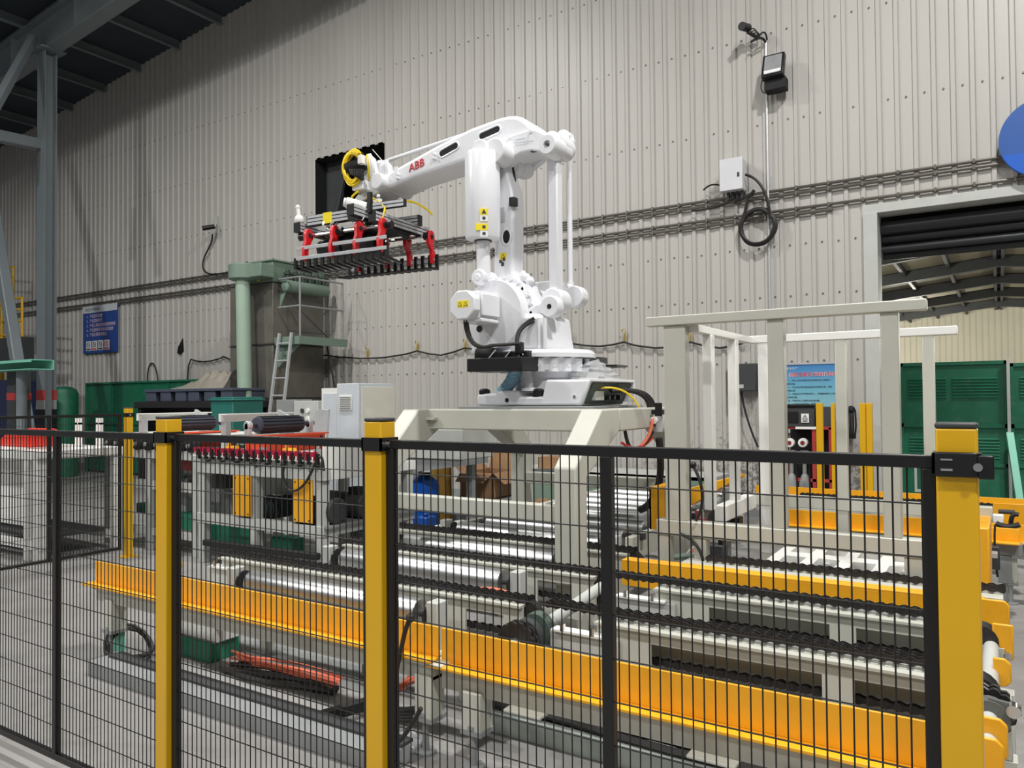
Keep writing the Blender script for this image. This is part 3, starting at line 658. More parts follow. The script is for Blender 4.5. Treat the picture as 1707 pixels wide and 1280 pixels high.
a = PY(612,258,5.08); c = PY(618,276,5.05); d_ = PY(613,300,5.08)
for k in range(3): build('hose', MB().tube(arc((a.x+.02*k,5.08,a.z),(c.x+.03*k,5.02,c.z),(d_.x+.02*k,5.1,d_.z)), .009, 6), M['white2'] if k else M['cable_y'], wr)
a = PY(600,333,5.12); build('flange', MB().cyl((a.x+.03,5.28,a.z-.12),(a.x+.03,5.28,a.z-.01), .1, 24), M['dark'], wr)
# grease bottle, hose and film lying on the robot's base
p = PY(882,640,4.98)
single('grease_bottle', MB().lathe((p.x,4.98,RB+.115),(p.x,4.98,RB+.35), [(.06,0),(.06,.02),(.03,.035),(.03,.10),(.018,.12),(.018,.16),(.012,.165)], 16), M['bottle'], 'small translucent white bottle standing on the robot base', 'bottle')
p0 = PY(838,652,5.05); p1 = PY(852,618,5.05)
pts = [(p0.x+(p1.x+.05-p0.x)*t+.02*math.sin(3*t), 5.03, RB+.1+(p1.z-RB-.11)*t) for t in [i/16 for i in range(17)]]
hs = MB().tube(pts, .05, 12)
for q in pts[1:]: hs.lathe((q[0],q[1],q[2]-.006),(q[0]+.002,q[1],q[2]+.006), [(.05,0),(.058,.006),(.05,.012)], 12)
build('air_hose', hs, M['hosebl'], rob, label='pale blue corrugated hose')
p = PY(975,625,5.2)
fm = MB(); rr = random.Random(5); vs = []; n = 14; m = 9
for j in range(m):
    for i in range(n):
        a = 2*math.pi*i/n; t = j/(m-1); r = .2*(1-.75*t**1.3)*(1+rr.uniform(-.22,.22))
        vs.append((p.x+r*1.0*math.cos(a)+.03*t, 5.3+r*.9*math.sin(a), zt+.012+.14*t*(1+rr.uniform(-.12,.12))))
fs = [(j*n+i, j*n+(i+1)%n, (j+1)*n+(i+1)%n, (j+1)*n+i) for j in range(m-1) for i in range(n)] + [tuple(range((m-1)*n, m*n))]
single('plastic_film', fm.add(vs, fs), M['film'], 'crumpled clear plastic film lying on the back of the robot base', 'film', smooth=12)
# ================================================================ GRIPPER (own axes: x along finger row, y across)
GP = PY(607, 352, 5.28)
GX, GY, GZ = GP.x+.09, 5.28, GP.z
gr = thing('fork_gripper', 'aluminium fork gripper with red clamp arms and black finger rows hanging from the boom', 'gripper', (GX, GY, GZ), rotz=math.radians(4))
def extr(name, p, q, w, h, parent, slots=2):
    """slotted aluminium profile: two or three ribs with dark grooves"""
    p, q = Vector(p), Vector(q); mb = MB(); n = slots+1; s = h/n
    for k in range(n): mb.beam(p+Vector((0,0,-h/2+s*(k+.5))), q+Vector((0,0,-h/2+s*(k+.5))), w, s*.72)
    o = build(name, mb, M['alu'], parent, smooth=0, bevel=0)
    g = MB().beam(p.lerp(q,.002), q.lerp(p,.002), w*.86, h*.98); build('groove', g, M['blackm'], o, smooth=0)
    d = (q-p).normalized()
    for c, sg in ((p,-1),(q,1)): build('end_cap', MB().beam(c+d*sg*.001, c+d*sg*.006, w*1.02, h*1.02), M['black'], o, smooth=0)
    return o
gh = .09
extr('profile', (-.62,-.30,-.10), (-.02,-.30,-.10), .09, .105, gr)
extr('profile', (-.62,.33,-.10), (.42,.33,-.10), .09, .105, gr)
extr('profile', (-.02,-.34,-.11), (-.02,.5,-.11), .09, .1, gr)
extr('profile', (.10,-.52,-.10), (.10,.58,-.10), .09, .105, gr)
extr('profile', (.02,-.3,-.05), (.6,-.26,-.05), .06, .07, gr, 1)
extr('profile', (-.70,-.42,-.17), (-.70,.45,-.17), .09, .10, gr)
extr('profile', (.36,-.5,-.19), (.36,.55,-.19), .09, .1, gr)
extr('profile', (-.62,-.0,-.19), (.36,.0,-.19), .06, .08, gr, 1)
build('tape', MB().box(-.40,-.28,-.349,-.344,-.155,-.045), M['sticky'], gr, smooth=0, label='yellow tape')
build('flange', MB().cyl((0,0,-.06),(0,0,.03), .11, 24).cyl((0,-.04,0),(0,.0,0),.03,8), M['alu'], gr, bevel=.005)
build('mount_plate', MB().cbox(0,0,-.075,.3,.3,.03), M['dark'], gr, bevel=.004)
build('air_cylinder', MB().cyl((-.03,-.42,.0),(.14,-.30,-.05), .055, 16).cyl((-.05,-.43,.005),(-.03,-.42,.0), .045, 16), M['white2'], gr)
build('spring_mount', MB().sphere((-.72,-.36,-.08), .055, 12, 8).cyl((-.72,-.36,-.06),(-.74,-.36,.04), .022, 10).sphere((-.74,-.36,.05), .028, 10, 8), M['white2'], gr)
# clamp shafts and red arms
for y, x0, x1 in ((-.36,-.7,.5), (.38,-.7,.5)):
    build('shaft', MB().cyl((x0,y,-.26),(x1,y,-.26), .016, 10), M['chrome'], gr)
    for x in (x0+.02, x1-.02, x0+.55): build('bearing', MB().cyl((x-.03,y,-.26),(x+.03,y,-.26), .04, 14), M['black'], gr)
rails = {}
for side, y, yb in ((-1,-.40,-.485), (1,.42,.47)):
    for z in (-.40, -.50):
        for x0, x1 in ((-.66,-.22), (-.16,.52)):
            if z == -.5 and x0 == -.66: x1 = -.14
            build('rail', MB().box(x0, x1, yb-.008, yb+.008, z-.017, z+.017), M['alu'], gr, bevel=.002)
def red_arm(x, y, s, lean):
    # hooked plate in the y-z plane, seen edge-on along x
    o = []
    for i in range(9):
        t = math.radians(-60+ i*30); o.append((y - s*.0 + .068*math.cos(t)*1.0, -.265+.068*math.sin(t)))
    o += [(y-.06, -.33), (y+s*.05-.045, -.40), (y+s*.05-.03, -.53), (y+s*.05+.03, -.53), (y+s*.05+.032, -.42), (y+.03, -.34)]
    a = build('clamp_arm', MB().prism(o, 'x', x-.021, x+.021), M['red'], gr, bevel=.006, label='red clamp arm')
    build('pivot_pin', MB().cyl((x-.028,y,-.265),(x+.028,y,-.265), .024, 12), M['blackm'], a)
    build('bolt', MB().cyl((x,y+s*.05,-.5),(x,y+s*.05+s*-.0,-.495), .012, 8).cyl((x+.02,y+s*.05,-.4),(x+.026,y+s*.05,-.4), .012, 8).cyl((x+.02,y+s*.05,-.49),(x+.026,y+s*.05,-.49), .012, 8), M['chrome'], a)
for x in (-.56, -.2, .12, .42): red_arm(x, -.40, -1, 0)
for x in (-.5, -.1, .2, .5): red_arm(x, .42, 1, 0)
# finger rows (forks): near row with stems at the near side, far row at the far side
def finger(x, s, first=[None, None]):
    k = 0 if s < 0 else 1
    if first[k] is None:
        yb = s*.47
        o = [(yb-.012,-.49),(yb+.012,-.49),(yb+.012,-.575),(yb-s*.0+ -s*.26,-.605),(yb-s*.26,-.618),(yb-.012,-.602)] if s < 0 else [(yb+.012,-.44),(yb-.012,-.44),(yb-.012,-.575),(yb-.26,-.605),(yb-.26,-.618),(yb+.012,-.602)]
        mb = MB().prism(o, 'x', -.02, .02); first[k] = build('finger', mb, M['black'], gr, bevel=.003, label='black finger')
        first[k].location = (x, 0, 0); return
    d = share('finger', first[k], gr, (x, 0, 0)); d['label'] = 'black finger'
    for m_ in first[k].modifiers:
        q = d.modifiers.new(m_.name, 'BEVEL'); q.width = m_.width; q.segments = 2
for i in range(14): finger(-.68+.092*i, -1)
for i in range(14): finger(-.64+.092*i, 1)
# cylinders that swing the clamps, valves and loose hoses
for x, y0_, y1_ in ((-.38,-.3,-.05),(.27,-.3,-.05),(-.38,.3,.05),(.27,.3,.05)):
    build('swing_cylinder', MB().cyl((x,y0_,-.26),(x,y1_,-.2), .035, 12).cyl((x,y0_,-.26),(x,y0_*1.22,-.265), .012, 8), M['dark'], gr)
fit = MB(); rr = random.Random(11)
for i in range(26): 
    x = rr.uniform(-.6,.45); y = rr.choice((-.31,-.35,.3)); z = -.165+rr.uniform(-.02,.02)
    fit.cyl((x,y,z),(x+rr.uniform(-.03,.03),y-.03,z-.03), .011, 6)
build('bolt', fit, M['chrome'], gr, kind='stuff')
for p, c, q in (((0,-.05,.1),(.1,-.3,.07),(.26,-.3,.02)), ((0,-.02,.1),(.1,-.25,.12),(.22,-.2,.02)), ((.2,-.28,.02),(.3,-.3,.02),(.38,-.3,-.08)), ((.38,-.3,-.08),(.41,-.35,-.12),(.40,-.38,-.2)), ((.4,-.2,.0),(.6,0,.05),(.72,.1,-.12)), ((-.3,.0,-.16),(-.15,-.2,-.22),(0,-.1,-.16))):
    build('yellow_hose', MB().tube(arc(p, c, q), .010, 6), M['cable_y'], gr, label='yellow hose')
build('valve_block', MB().cbox(.27,-.27,.0,.08,.06,.05).cyl((.3,-.3,.03),(.3,-.3,.06), .02, 8), M['white2'], gr, bevel=.005)
build('bracket', MB().cbox(.33,-.5,-.06,.04,.05,.2), M['black'], gr, bevel=.004)
gr.scale = (.88, .76, .92)
build('under_plate', MB().cbox(-.1, 0, -.24, .95, .56, .02), M['blackm'], gr)
for x in (-.45, -.1):
    build('actuator', MB().cyl((x-.16,-.12,-.36),(x+.16,-.12,-.36), .085, 14).cyl((x-.16,.16,-.38),(x+.16,.16,-.38), .08, 14), M['dark'], gr, bevel=.006)
build('dark_filler', MB().cbox(-.2,.02,-.34,.7,.05,.16), M['blackm'], gr)  # black block added so the gripper's interior reads dark
# ================================================================ CONVEYORS
CR = M['cream']
def levelling_leg(parent, x, y, top, w=.09, name='leg'):
    lg = build(name, MB().box(x-w/2, x+w/2, y-w/2, y+w/2, .16, top), CR, parent, bevel=.006)
    build('foot_cap', MB().box(x-w*.55, x+w*.55, y-w*.55, y+w*.55, .145, .165), M['greyd'], lg)
    build('levelling_bolt', MB().cyl((x, y-w*.3, 0), (x, y-w*.3, .30), .016, 8).cyl((x, y-w*.3, 0), (x, y-w*.3, .012), .05, 12).cyl((x, y-w*.3, .168), (x, y-w*.3, .185), .028, 6), M['greyd'], lg)
    return lg
def guard_rail(parent, x0, x1, y, ztop, h=.135, fl=.07, name='guard_rail'):
    """angle section: upright yellow plate with an outward bottom flange"""
    r = build(name, MB().box(x0, x1, y, y+.012, ztop-h, ztop), M['rail'], parent, bevel=.002)
    build('flange', MB().box(x0-.04, x1+.0, y-fl, y+.012, ztop-h-.012, ztop-h), M['rail'], r, bevel=.002)
    return r
def window_beam(parent, x0, x1, y, z0, z1, wins, t=.012):
    """plate beam with long rectangular windows cut through"""
    mb = MB(); zs, ze = z0+.045, z1-.055; cur = x0
    mb.box(x0, x1, y, y+t, z0, zs).box(x0, x1, y, y+t, ze, z1)
    for a, b_ in wins: mb.box(cur, a, y, y+t, zs, ze); cur = b_
    mb.box(cur, x1, y, y+t, zs, ze)
    mb.box(x0, x1, y-.03, y+.1, z1, z1+.012)
    return build('side_plate', mb, CR, parent, smooth=0)

# ---- left: roller conveyor with chain transfer between its rollers
RZc = .528
rc = thing('roller_conveyor', 'long roller conveyor of shiny steel rollers running in under the robot stand', 'conveyor', (-3.15, 5.5, 0))
ROLL = [3.07, 3.85, 4.50, 5.19, 5.62, 6.02, 6.42, 6.82, 7.22, 7.62, 8.02, 8.42]
first = None
for Y in ROLL:
    if first is None:
        first = build('roller', MB().lathe((-3.83,Y,RZc),(-2.52,Y,RZc), [(.03,0),(.068,.002),(.07,.008),(.07,1.302),(.068,1.308),(.03,1.31)], 24), M['steel'], rc)
        ax_ = build('axle', MB().cyl((-3.93,Y,RZc),(-2.42,Y,RZc), .018, 10), M['dark'], first)
        src_ax = ax_
    else:
        r = share('roller', first, rc, (0, Y-ROLL[0], 0)); share('axle', src_ax, r, (0,0,0))
for x in (-3.98, -2.42):
    for y0_, y1_ in ((5.45, 8.6),):
        build('side_rail', MB().box(x-.03, x+.03, y0_, y1_, RZc-.16, RZc+.02), CR, rc, bevel=.004)
    for Y in ROLL[:4]:
        bk_ = build('bearing_bracket', MB().box(x-.03, x+.04, Y-.045, Y+.045, RZc-.28, RZc+.075), M['grey'], rc, bevel=.005)
        build('drive_sprocket', MB().lathe((x+(.07 if x < -3 else -.05),Y,RZc),(x+(.09 if x < -3 else -.03),Y,RZc), [(.035,0),(.062,.004),(.062,.016),(.035,.02)], 14), M['chain'], bk_)
for x in (-3.98, -2.42):
    for y in (5.6, 7.0, 8.4): levelling_leg(rc, x, y, RZc-.16, .08)
for k, Y in enumerate(ROLL[4:]):
    build('end_block', MB().box(-2.44, -2.36, Y-.03, Y+.03, RZc-.02, RZc+.03), M['dark'], rc)

# chain strands of the transfer with their support beams (y, left end)
tc = thing('chain_transfer', 'grey chain transfer frame with black chains lying between the long steel rollers', 'conveyor', (-3.2, 3.7, 0))
for y, xl, xr in ((3.37, -4.55, -1.94), (4.12, -4.15, -1.90), (4.82, -4.35, -2.0)):
    window_beam(tc, xl+.1, xr-.12, y-.05, .30, .56, ((-3.6, -3.0), (-2.42, -2.18)) if y < 4.5 else ((-3.5,-2.6),))
    cm = chain(MB(), xl+.1, xr-.12, y, .592); build('chain', cm, M['chain'], tc, smooth=0, kind='stuff')
    cm = chain(MB(), xl+.1, xr-.12, y, .41, 1); build('return_chain', cm, M['chain'], tc, smooth=0, kind='stuff')
    for x in (xl+.1, xr-.12): build('sprocket', MB().lathe((x,y-.03,.50),(x,y+.03,.50), [(.05,0),(.09,.005),(.09,.055),(.05,.06)], 18), M['chain'], tc)
    for x in (xl+.5, -3.15, xr-.5): build('post', MB().box(x-.035, x+.035, y-.04, y+.03, .0, .30), CR, tc, bevel=.004)
    bx_ = build('tension_box', MB().box(xl-.02, xl+.52, y-.075, y-.05, .30, .50), M['grey'], tc, bevel=.004)
    build('tension_plate', MB().box(xl+.03, xl+.3, y-.10, y-.02, .50, .515), M['white2'], bx_, bevel=.003)
    for x in (xl+.08, xl+.24): build('bolt', MB().cyl((x,y-.09,.515),(x,y-.09,.55), .012, 8), M['chrome'], bx_)
# cross shaft between the two conveyors with hub and sprocket
JX = -1.93
sh_ = build('cross_shaft', MB().cyl((JX-.03,2.86,.43),(JX-.03,4.05,.53), .032, 16), M['grey'], tc)
build('hub', MB().lathe((JX-.03,3.17,.462),(JX-.03,3.26,.468), [(.04,0),(.085,.005),(.085,.05),(.05,.055),(.05,.09)], 20), M['dark'], sh_)
spr = [( .105*math.cos(t*math.pi/18)*(1 if t % 3 else .88), .105*math.sin(t*math.pi/18)*(1 if t % 3 else .88)) for t in range(36)]
build('sprocket', MB().prism([(JX-.03+a, .455+b_) for a, b_ in spr], 'y', 3.09, 3.11).prism([(JX-.03+a, .455+b_) for a, b_ in spr], 'y', 3.12, 3.14), M['chain'], sh_)
build('bearing', MB().cyl((JX-.03,3.275,.47),(JX-.03,3.33,.475), .085, 20).cbox(JX+.08,3.3,.45,.16,.05,.08), mat('bearing_green', (84,98,90), .4), sh_)
build('collar', MB().cyl((JX-.03,4.02,.527),(JX-.03,4.06,.531), .05, 16), M['black'], sh_)
build('motor_lead', MB().tube(arc((-2.5,3.55,.55),(-2.2,3.5,.62),(-1.98,3.42,.45)), .010, 6), M['hose_or'], tc, label='orange hose')
build('motor_lead', MB().tube(arc((-2.48,3.55,.55),(-2.2,3.56,.58),(-2.0,3.46,.44)), .010, 6), M['hose_or'], tc, label='orange hose')
# front yellow rail, left length, with its carriers
lr = guard_rail(tc, -5.02, -2.18, 2.78, .58)
build('lifting_eye', MB().box(-4.17, -4.13, 2.782, 2.794, .58, .64).tube([(-4.15+.03*math.cos(t*.628), 2.788, .655+.035*math.sin(t*.628)) for t in range(10)], .012, 6, True), M['rail'], lr)
build('rail_carrier', MB().box(-4.98, -2.2, 2.76, 2.84, .335, .43), CR, tc, bevel=.004)
for x in (-4.83, -2.25):
    levelling_leg(tc, x, 2.8, .36, .10)
    build('head_plate', MB().box(x-.13, x+.13, 2.72, 2.9, .418, .43), CR, tc, bevel=.003)
levelling_leg(tc, -4.45, 3.25, .3, .08); levelling_leg(tc, -4.45, 4.4, .3, .08)
build('low_beam', MB().box(-4.4, -2.1, 3.02, 3.08, .22, .31), M['white2'], tc, bevel=.004)
bl2 = build('cable_tray', MB().box(-4.3, -2.2, 2.98, 3.02, .30, .31), M['dark'], tc)
# ---- right: chain conveyor, three chain lanes, yellow side rails
ch = thing('chain_conveyor', 'long grey chain conveyor with yellow side rails in front of the white tube frame', 'conveyor', (-.9, 3.7, 0))
XR = -.06
for y, z in ((3.33, .56), (4.06, .56)):
    window_beam(ch, -1.62, XR-.1, y-.06, .30, z, ((-1.32,-.72), (-.60,-.0)) if y > 4 else ((-1.35,-.62), (-.5,-.06)))
    build('chain_guide', MB().box(-1.62, XR-.1, y-.02, y+.06, z, z+.02), M['grey'], ch)
    build('chain', chain(MB(), -1.9, XR-.04, y, z+.045), M['chain'], ch, smooth=0, kind='stuff')
    build('return_chain', chain(MB(), -1.6, XR-.04, y+.02, .405, 1), M['chain'], ch, smooth=0, kind='stuff')
    build('back_plate', MB().box(-1.62, XR-.1, y+.085, y+.095, .30, z), CR, ch)
    hb = build('tension_housing', MB().box(-1.86, -1.5, y-.085, y-.06, .31, .50), M['grey'], ch, bevel=.004)
    build('slotted_lip', MB().box(-1.84, -1.55, y-.11, y-.05, .50, .515), M['white2'], hb, bevel=.003)
    for x in (-1.78, -1.62): build('bolt', MB().cyl((x,y-.1,.51),(x,y-.1,.545), .014, 8), M['chrome'], hb)
    for x in (-1.5, -.66, .0): build('post', MB().box(x-.035, x+.035, y-.03, y+.05, 0, .30), CR, ch, bevel=.004)
    build('idler_sprocket', MB().lathe((XR-.03,y-.05,.52),(XR-.03,y+.05,.52), [(.04,0),(.07,.006),(.078,.03),(.07,.05),(.078,.07),(.07,.094),(.04,.1)], 20), M['chain'], ch)
# rails
fr1 = guard_rail(ch, -2.17, XR-.02, 2.79, .575, .15, .07)
mr1 = build('middle_rail', MB().box(-2.03, XR-.02, 4.46, 4.472, .44, .588).box(-2.03, XR-.02, 4.46, 4.56, .588, .60), M['rail'], ch, bevel=.002, label='orange-yellow middle rail')
build('rail_carrier', MB().box(-2.16, XR-.1, 2.775, 2.85, .31, .415), CR, ch, bevel=.004)
for x in (-1.98, -.6): levelling_leg(ch, x, 2.8, .33, .10)
for x in (-1.7, -.9): build('tie_plate', MB().box(x-.09, x+.09, 2.72, 2.9, .30, .312), CR, ch, bevel=.003)
for x in (-.42,): build('sensor', MB().cbox(x, 2.70, .365, .10, .05, .05), M['white2'], ch, bevel=.008)
# end plates in yellow at the near right end, drive shaft
def end_plate(y, pts): return build('end_plate', MB().prism(pts, 'y', y, y+.014), M['rail'], ch, bevel=.006)
def rect(x0, z0, x1, z1, c=.02): return [(x0,z0),(x1-c,z0),(x1,z0+c),(x1,z1-c),(x1-c,z1),(x0,z1)]
end_plate(4.42, rect(-.1,.46,.025,.62)); end_plate(4.02, [(-.2,.47),(-.085,.47),(-.075,.505),(-.045,.52),(-.015,.5),(-.01,.45),(.025,.45),(.035,.46),(.035,.607),(-.045,.607),(-.045,.55),(-.2,.55)])
end_plate(3.62, rect(-.04,.46,.022,.572)); end_plate(2.92, rect(-.1,.44,.005,.58)); end_plate(2.78, rect(-.2,.42,-.006,.566))
p = PY(1688,1083,4.01); build('bolt', MB().cyl((.012,4.0,.475),(.012,4.02,.475), .016, 10), M['chrome'], ch)
ds = build('drive_shaft', MB().cyl((-.05,2.86,.50),(-.05,4.02,.50), .03, 16), M['grey'], ch)
build('drive_sprocket', MB().prism([(-.05+a*.8, .50+b_*.8) for a, b_ in spr], 'y', 3.2, 3.22), M['chain'], ds)
build('drive_sprocket', MB().prism([(-.05+a*.8, .50+b_*.8) for a, b_ in spr], 'y', 3.24, 3.26), M['chain'], ds)
build('bearing', MB().cyl((-.05,3.12,.50),(-.05,3.18,.50), .065, 20).prism([(-.05,.57),(.045,.56),(.045,.53),(-.03,.45)], 'y', 3.13, 3.15), mat('bearing_grey', (96,98,94), .4), ds)
build('bolt', MB().cyl((.022,3.105,.545),(.022,3.15,.545), .022, 12), M['chrome'], ds)
build('side_end', MB().box(-.1,.02,3.3,3.6,.30,.44), CR, ch, bevel=.004)
build('sensor_block', MB().box(-.22,-.02,3.0,3.08,.33,.40), M['blackm'], ch, bevel=.01, label='black sensor block')

# ---- second lane under the frame: lift table and rear yellow rails
ln = thing('rear_conveyor', 'rear chain conveyor lane with orange-yellow rails behind the white tube frame', 'conveyor', (-.9, 6.6, 0))
build('chain', chain(MB(), -1.55, .0, 4.72, .615), M['chain'], ln, smooth=0, kind='stuff')
build('chain_beam', MB().box(-1.7, .0, 4.60, 4.80, .34, .59), CR, ln, bevel=.004)
def yrail(x0, x1, y, z):
    r = build('side_rail', MB().box(x0, x1, y, y+.014, z-.13, z).box(x0, x1, y-.07, y+.014, z-.14, z-.128), M['rail'], ln, bevel=.002, label='orange-yellow rail')
    build('rail_carrier', MB().box(x0+.05, x1-.05, y-.01, y+.08, z-.26, z-.14), M['greyd'], ln)
yrail(-1.75, .28, 7.05, .62); yrail(-2.25, .35, 8.45, .66)
build('chain', chain(MB(), -1.7, .1, 7.4, .64), M['chain'], ln, smooth=0, kind='stuff')
build('chain', chain(MB(), -1.7, .1, 8.1, .63), M['chain'], ln, smooth=0, kind='stuff')
for y in (7.4, 8.1): build('chain_beam', MB().box(-1.75, .15, y-.07, y+.07, .38, .60), CR, ln, bevel=.004)
for x in (-1.6, -.7, .05):
    for y in (7.12, 8.5): levelling_leg(ln, x, y, .4, .09)
levelling_leg(ln, -1.6, 4.72, .36, .08); levelling_leg(ln, -.3, 4.72, .36, .08)
# end housing and plates at right
g = PX(1655, 880, -.0)
gb = build('end_guard', MB().prism([(5.15,.40),(6.0,.40),(6.25,.62),(6.1,.80),(5.15,.86)], 'x', -.24, -.06), M['rail'], ln, bevel=.01, label='yellow end guard')
for y in (5.3, 5.9): build('guard_post', MB().box(-.2,-.12,y,y+.08,0,.41), CR, ln)
p0, p1 = PY(1655,838,7.3), PY(1720,878,7.3)
build('end_plate', MB().box(p0.x, p1.x, 7.3, 7.314, p1.z, p0.z), M['rail'], ln, bevel=.004, label='yellow end plate')
p0, p1 = PY(1644,878,6.6), PY(1700,903,6.6)
build('end_plate', MB().box(p0.x, p1.x, 6.6, 6.614, p1.z, p0.z).box(p0.x, p1.x, 6.5, 6.614, p1.z-.014, p1.z), M['rail'], ln, bevel=.004, label='yellow end plate')
p0, p1 = PY(1664,850,7.1), PY(1692,856,7.1); build('handle_bar', MB().cyl((p0.x,7.1,(p0.z+p1.z)/2),(p1.x,7.1,(p0.z+p1.z)/2), .018, 10), M['dark'], ln)
p = PY(1664,864,6.8); build('pneumatic_valve', MB().cbox(p.x,6.8,p.z,.07,.08,.06), M['white2'], ln, bevel=.006)
p = PY(1685,864,6.8); build('hose_bend', MB().tube(arc((p.x,6.8,p.z-.05),(p.x,6.8,p.z+.05),(p.x+.05,6.8,p.z+.03)), .016, 8), M['black'], ln)
p0, p1 = PY(1660,872,6.75), PY(1700,874,6.75); build('black_hose', MB().tube(sag((p0.x,6.75,p0.z),(p1.x,6.75,p1.z),.02), .02, 8), M['rubber'], ln)
p0 = PY(1659,872,6.55); p1 = PY(1656,905,6.5); p2 = PY(1663,960,6.5)
build('cable', MB().tube(arc((p0.x,6.48,p0.z),(p1.x,6.46,p1.z),(p2.x,6.46,p2.z)), .008, 6), M['rubber'], ln)
p0, p1 = PY(1645,903,6.62), PY(1705,928,6.62); build('end_beam', MB().box(p0.x, p1.x, 6.62, 6.72, p1.z, p0.z), M['greyd'], ln, bevel=.005)
p0, p1 = PY(1663,926,6.6), PY(1688,975,6.6)
lg = build('leg', MB().box(p0.x, p1.x, 6.62, 6.76, p1.z, p0.z), M['greyd'], ln, bevel=.005)
build('levelling_bolt', MB().cyl(((p0.x+p1.x)/2, 6.66, 0), ((p0.x+p1.x)/2, 6.66, .3), .016, 8), M['greyd'], lg)
p = PY(1656,925,6.5); build('sensor', MB().cbox(p.x,6.4,p.z,.08,.06,.16), M['dark'], ln, bevel=.006)
p = PY(1640,918,6.2); build('clamp', MB().cbox(p.x,6.2,p.z-.02,.16,.1,.03).cyl((p.x,6.2,p.z),(p.x,6.2,p.z+.03),.03,10), M['alu'], ln)
# lattice lift table
lt = thing('lift_table', 'white lattice plate with rectangular cutouts lying between the posts of the tube frame', 'table', (-.75, 5.35, 0))
zt_ = .575; tx0, tx1, ty0, ty1 = -1.28, -.38, 4.90, 5.75
mb = MB()
nx = 4; wbar = .075
for i in range(nx+1):
    x = tx0 + (tx1-tx0-wbar)*i/nx; mb.box(x, x+wbar, ty0, ty1, zt_-.05, zt_)
for y0_, y1_ in ((ty0, ty0+.09), (ty0+.33, ty0+.47), (ty1-.14, ty1)):
    for i in range(nx):
        x = tx0 + (tx1-tx0-wbar)*i/nx; mb.box(x+wbar, x+(tx1-tx0-wbar)/nx, y0_, y1_, zt_-.05, zt_)
build('lattice_plate', mb, M['white2'], lt, smooth=0)
for x in (tx0+.1, tx1-.1):
    for y in (ty0+.12, ty1-.12): build('leg', MB().box(x-.04,x+.04,y-.04,y+.04,0,zt_-.05), CR, lt)
build('motor', MB().cyl((-.85,5.28,.44),(-.55,5.28,.44), .07, 14), M['dark'], lt)
for x in (-.95,-.5): build('motor_bracket', MB().box(x-.02,x+.02,5.2,5.36,.34,.55), M['grey'], lt)

# ================================================================ TUBE FRAME (rack)
rk = thing('tube_frame', 'tall open frame of cream-grey square tube standing over the rear chain conveyor', 'frame', (-1.05, 5.4, 0))
F0, F1, ZT = 4.75, 6.1, 2.09
def post(x0, x1, y, d, z0, z1, nm='post'): return build(nm, MB().box(x0, x1, y, y+d, z0, z1), M['cream'], rk, bevel=.006)
build('top_rail', MB().box(-1.96, -.325, F0-.02, F0+.06, ZT-.002, ZT+.06), M['cream'], rk, bevel=.006)
build('bottom_rail', MB().box(-1.908, -.36, F0-.01, F0+.09, .725, .825), M['cream'], rk, bevel=.006)
build('top_rail', MB().box(-1.66, -.235, F1-.004, F1+.07, ZT-.05, ZT+.01), M['white2'], rk, bevel=.006)
build('bottom_rail', MB().box(-1.66, -.05, F1-.006, F1+.08, .77, .86), M['cream'], rk, bevel=.006)
for x0, x1 in ((-1.848,-1.70), (-1.184,-1.089), (-.56,-.468)): post(x0, x1, F0, .085, .825, ZT)
for x0, x1 in ((-1.03,-.952), (-.454,-.378)): post(x0, x1, F1, .075, .40, ZT-.05)
build('post', MB().box(-1.594,-1.518,F1,F1+.075,.4,ZT-.05), M['white2'], rk, bevel=.006)
build('side_rail', MB().box(-1.70,-1.63,F0+.06,F1,ZT-.05,ZT+.0), M['white2'], rk, bevel=.005)
build('side_rail', MB().box(-1.70,-1.62,F0+.55,F1,.75,.86), M['white2'], rk, bevel=.005)
for y in (5.05, 5.62): build('side_post', MB().box(-1.69,-1.625,y,y+.075,.86,ZT-.05), M['white2'], rk, bevel=.005)
for x in (-1.90, -1.66): build('leg', MB().box(x, x+.08, F0, F0+.08, 0, .725), M['cream'], rk, bevel=.005)
for x in (-.46, ): build('leg', MB().box(x, x+.09, F0, F0+.08, 0, .725), M['cream'], rk, bevel=.005)
build('leg', MB().box(-1.594,-1.518,F1,F1+.075,0,.4), M['cream'], rk); build('leg', MB().box(-.454,-.378,F1,F1+.075,0,.4), M['cream'], rk)
# slotted white stop at the right
p0, p1 = PY(1524,768,5.2), PY(1535,816,5.2); build('slotted_stop', MB().box(p0.x-.0,p0.x+.012,5.2,5.22,p1.z,p0.z).box(p1.x,p1.x+.012,5.2,5.22,p1.z,p0.z).box(p0.x,p1.x+.012,5.2,5.22,p1.z-.015,p1.z), M['alu'], rk)
p0 = PY(1155,775,4.7); p1 = PY(1172,800,4.7); p2 = PY(1160,868,4.7)
cb_ = build('hanging_cable', MB().tube(arc((p0.x,4.7,p0.z),(p1.x+.05,4.69,p1.z-.1),(p2.x,4.7,p2.z)), .010, 6), M['rubber'], rk, label='black hanging cable')
build('plug', MB().sphere((p0.x,4.7,p0.z), .024, 10, 8), M['black'], cb_)
p0 = PY(1132,890,4.72); p1 = PY(1165,900,4.72); p2 = PY(1172,935,4.72)
build('hanging_cable', MB().tube(arc((p0.x,4.73,p0.z),(p1.x,4.72,p1.z),(p2.x,4.72,p2.z)), .010, 6), M['rubber'], rk, label='black hanging cable')
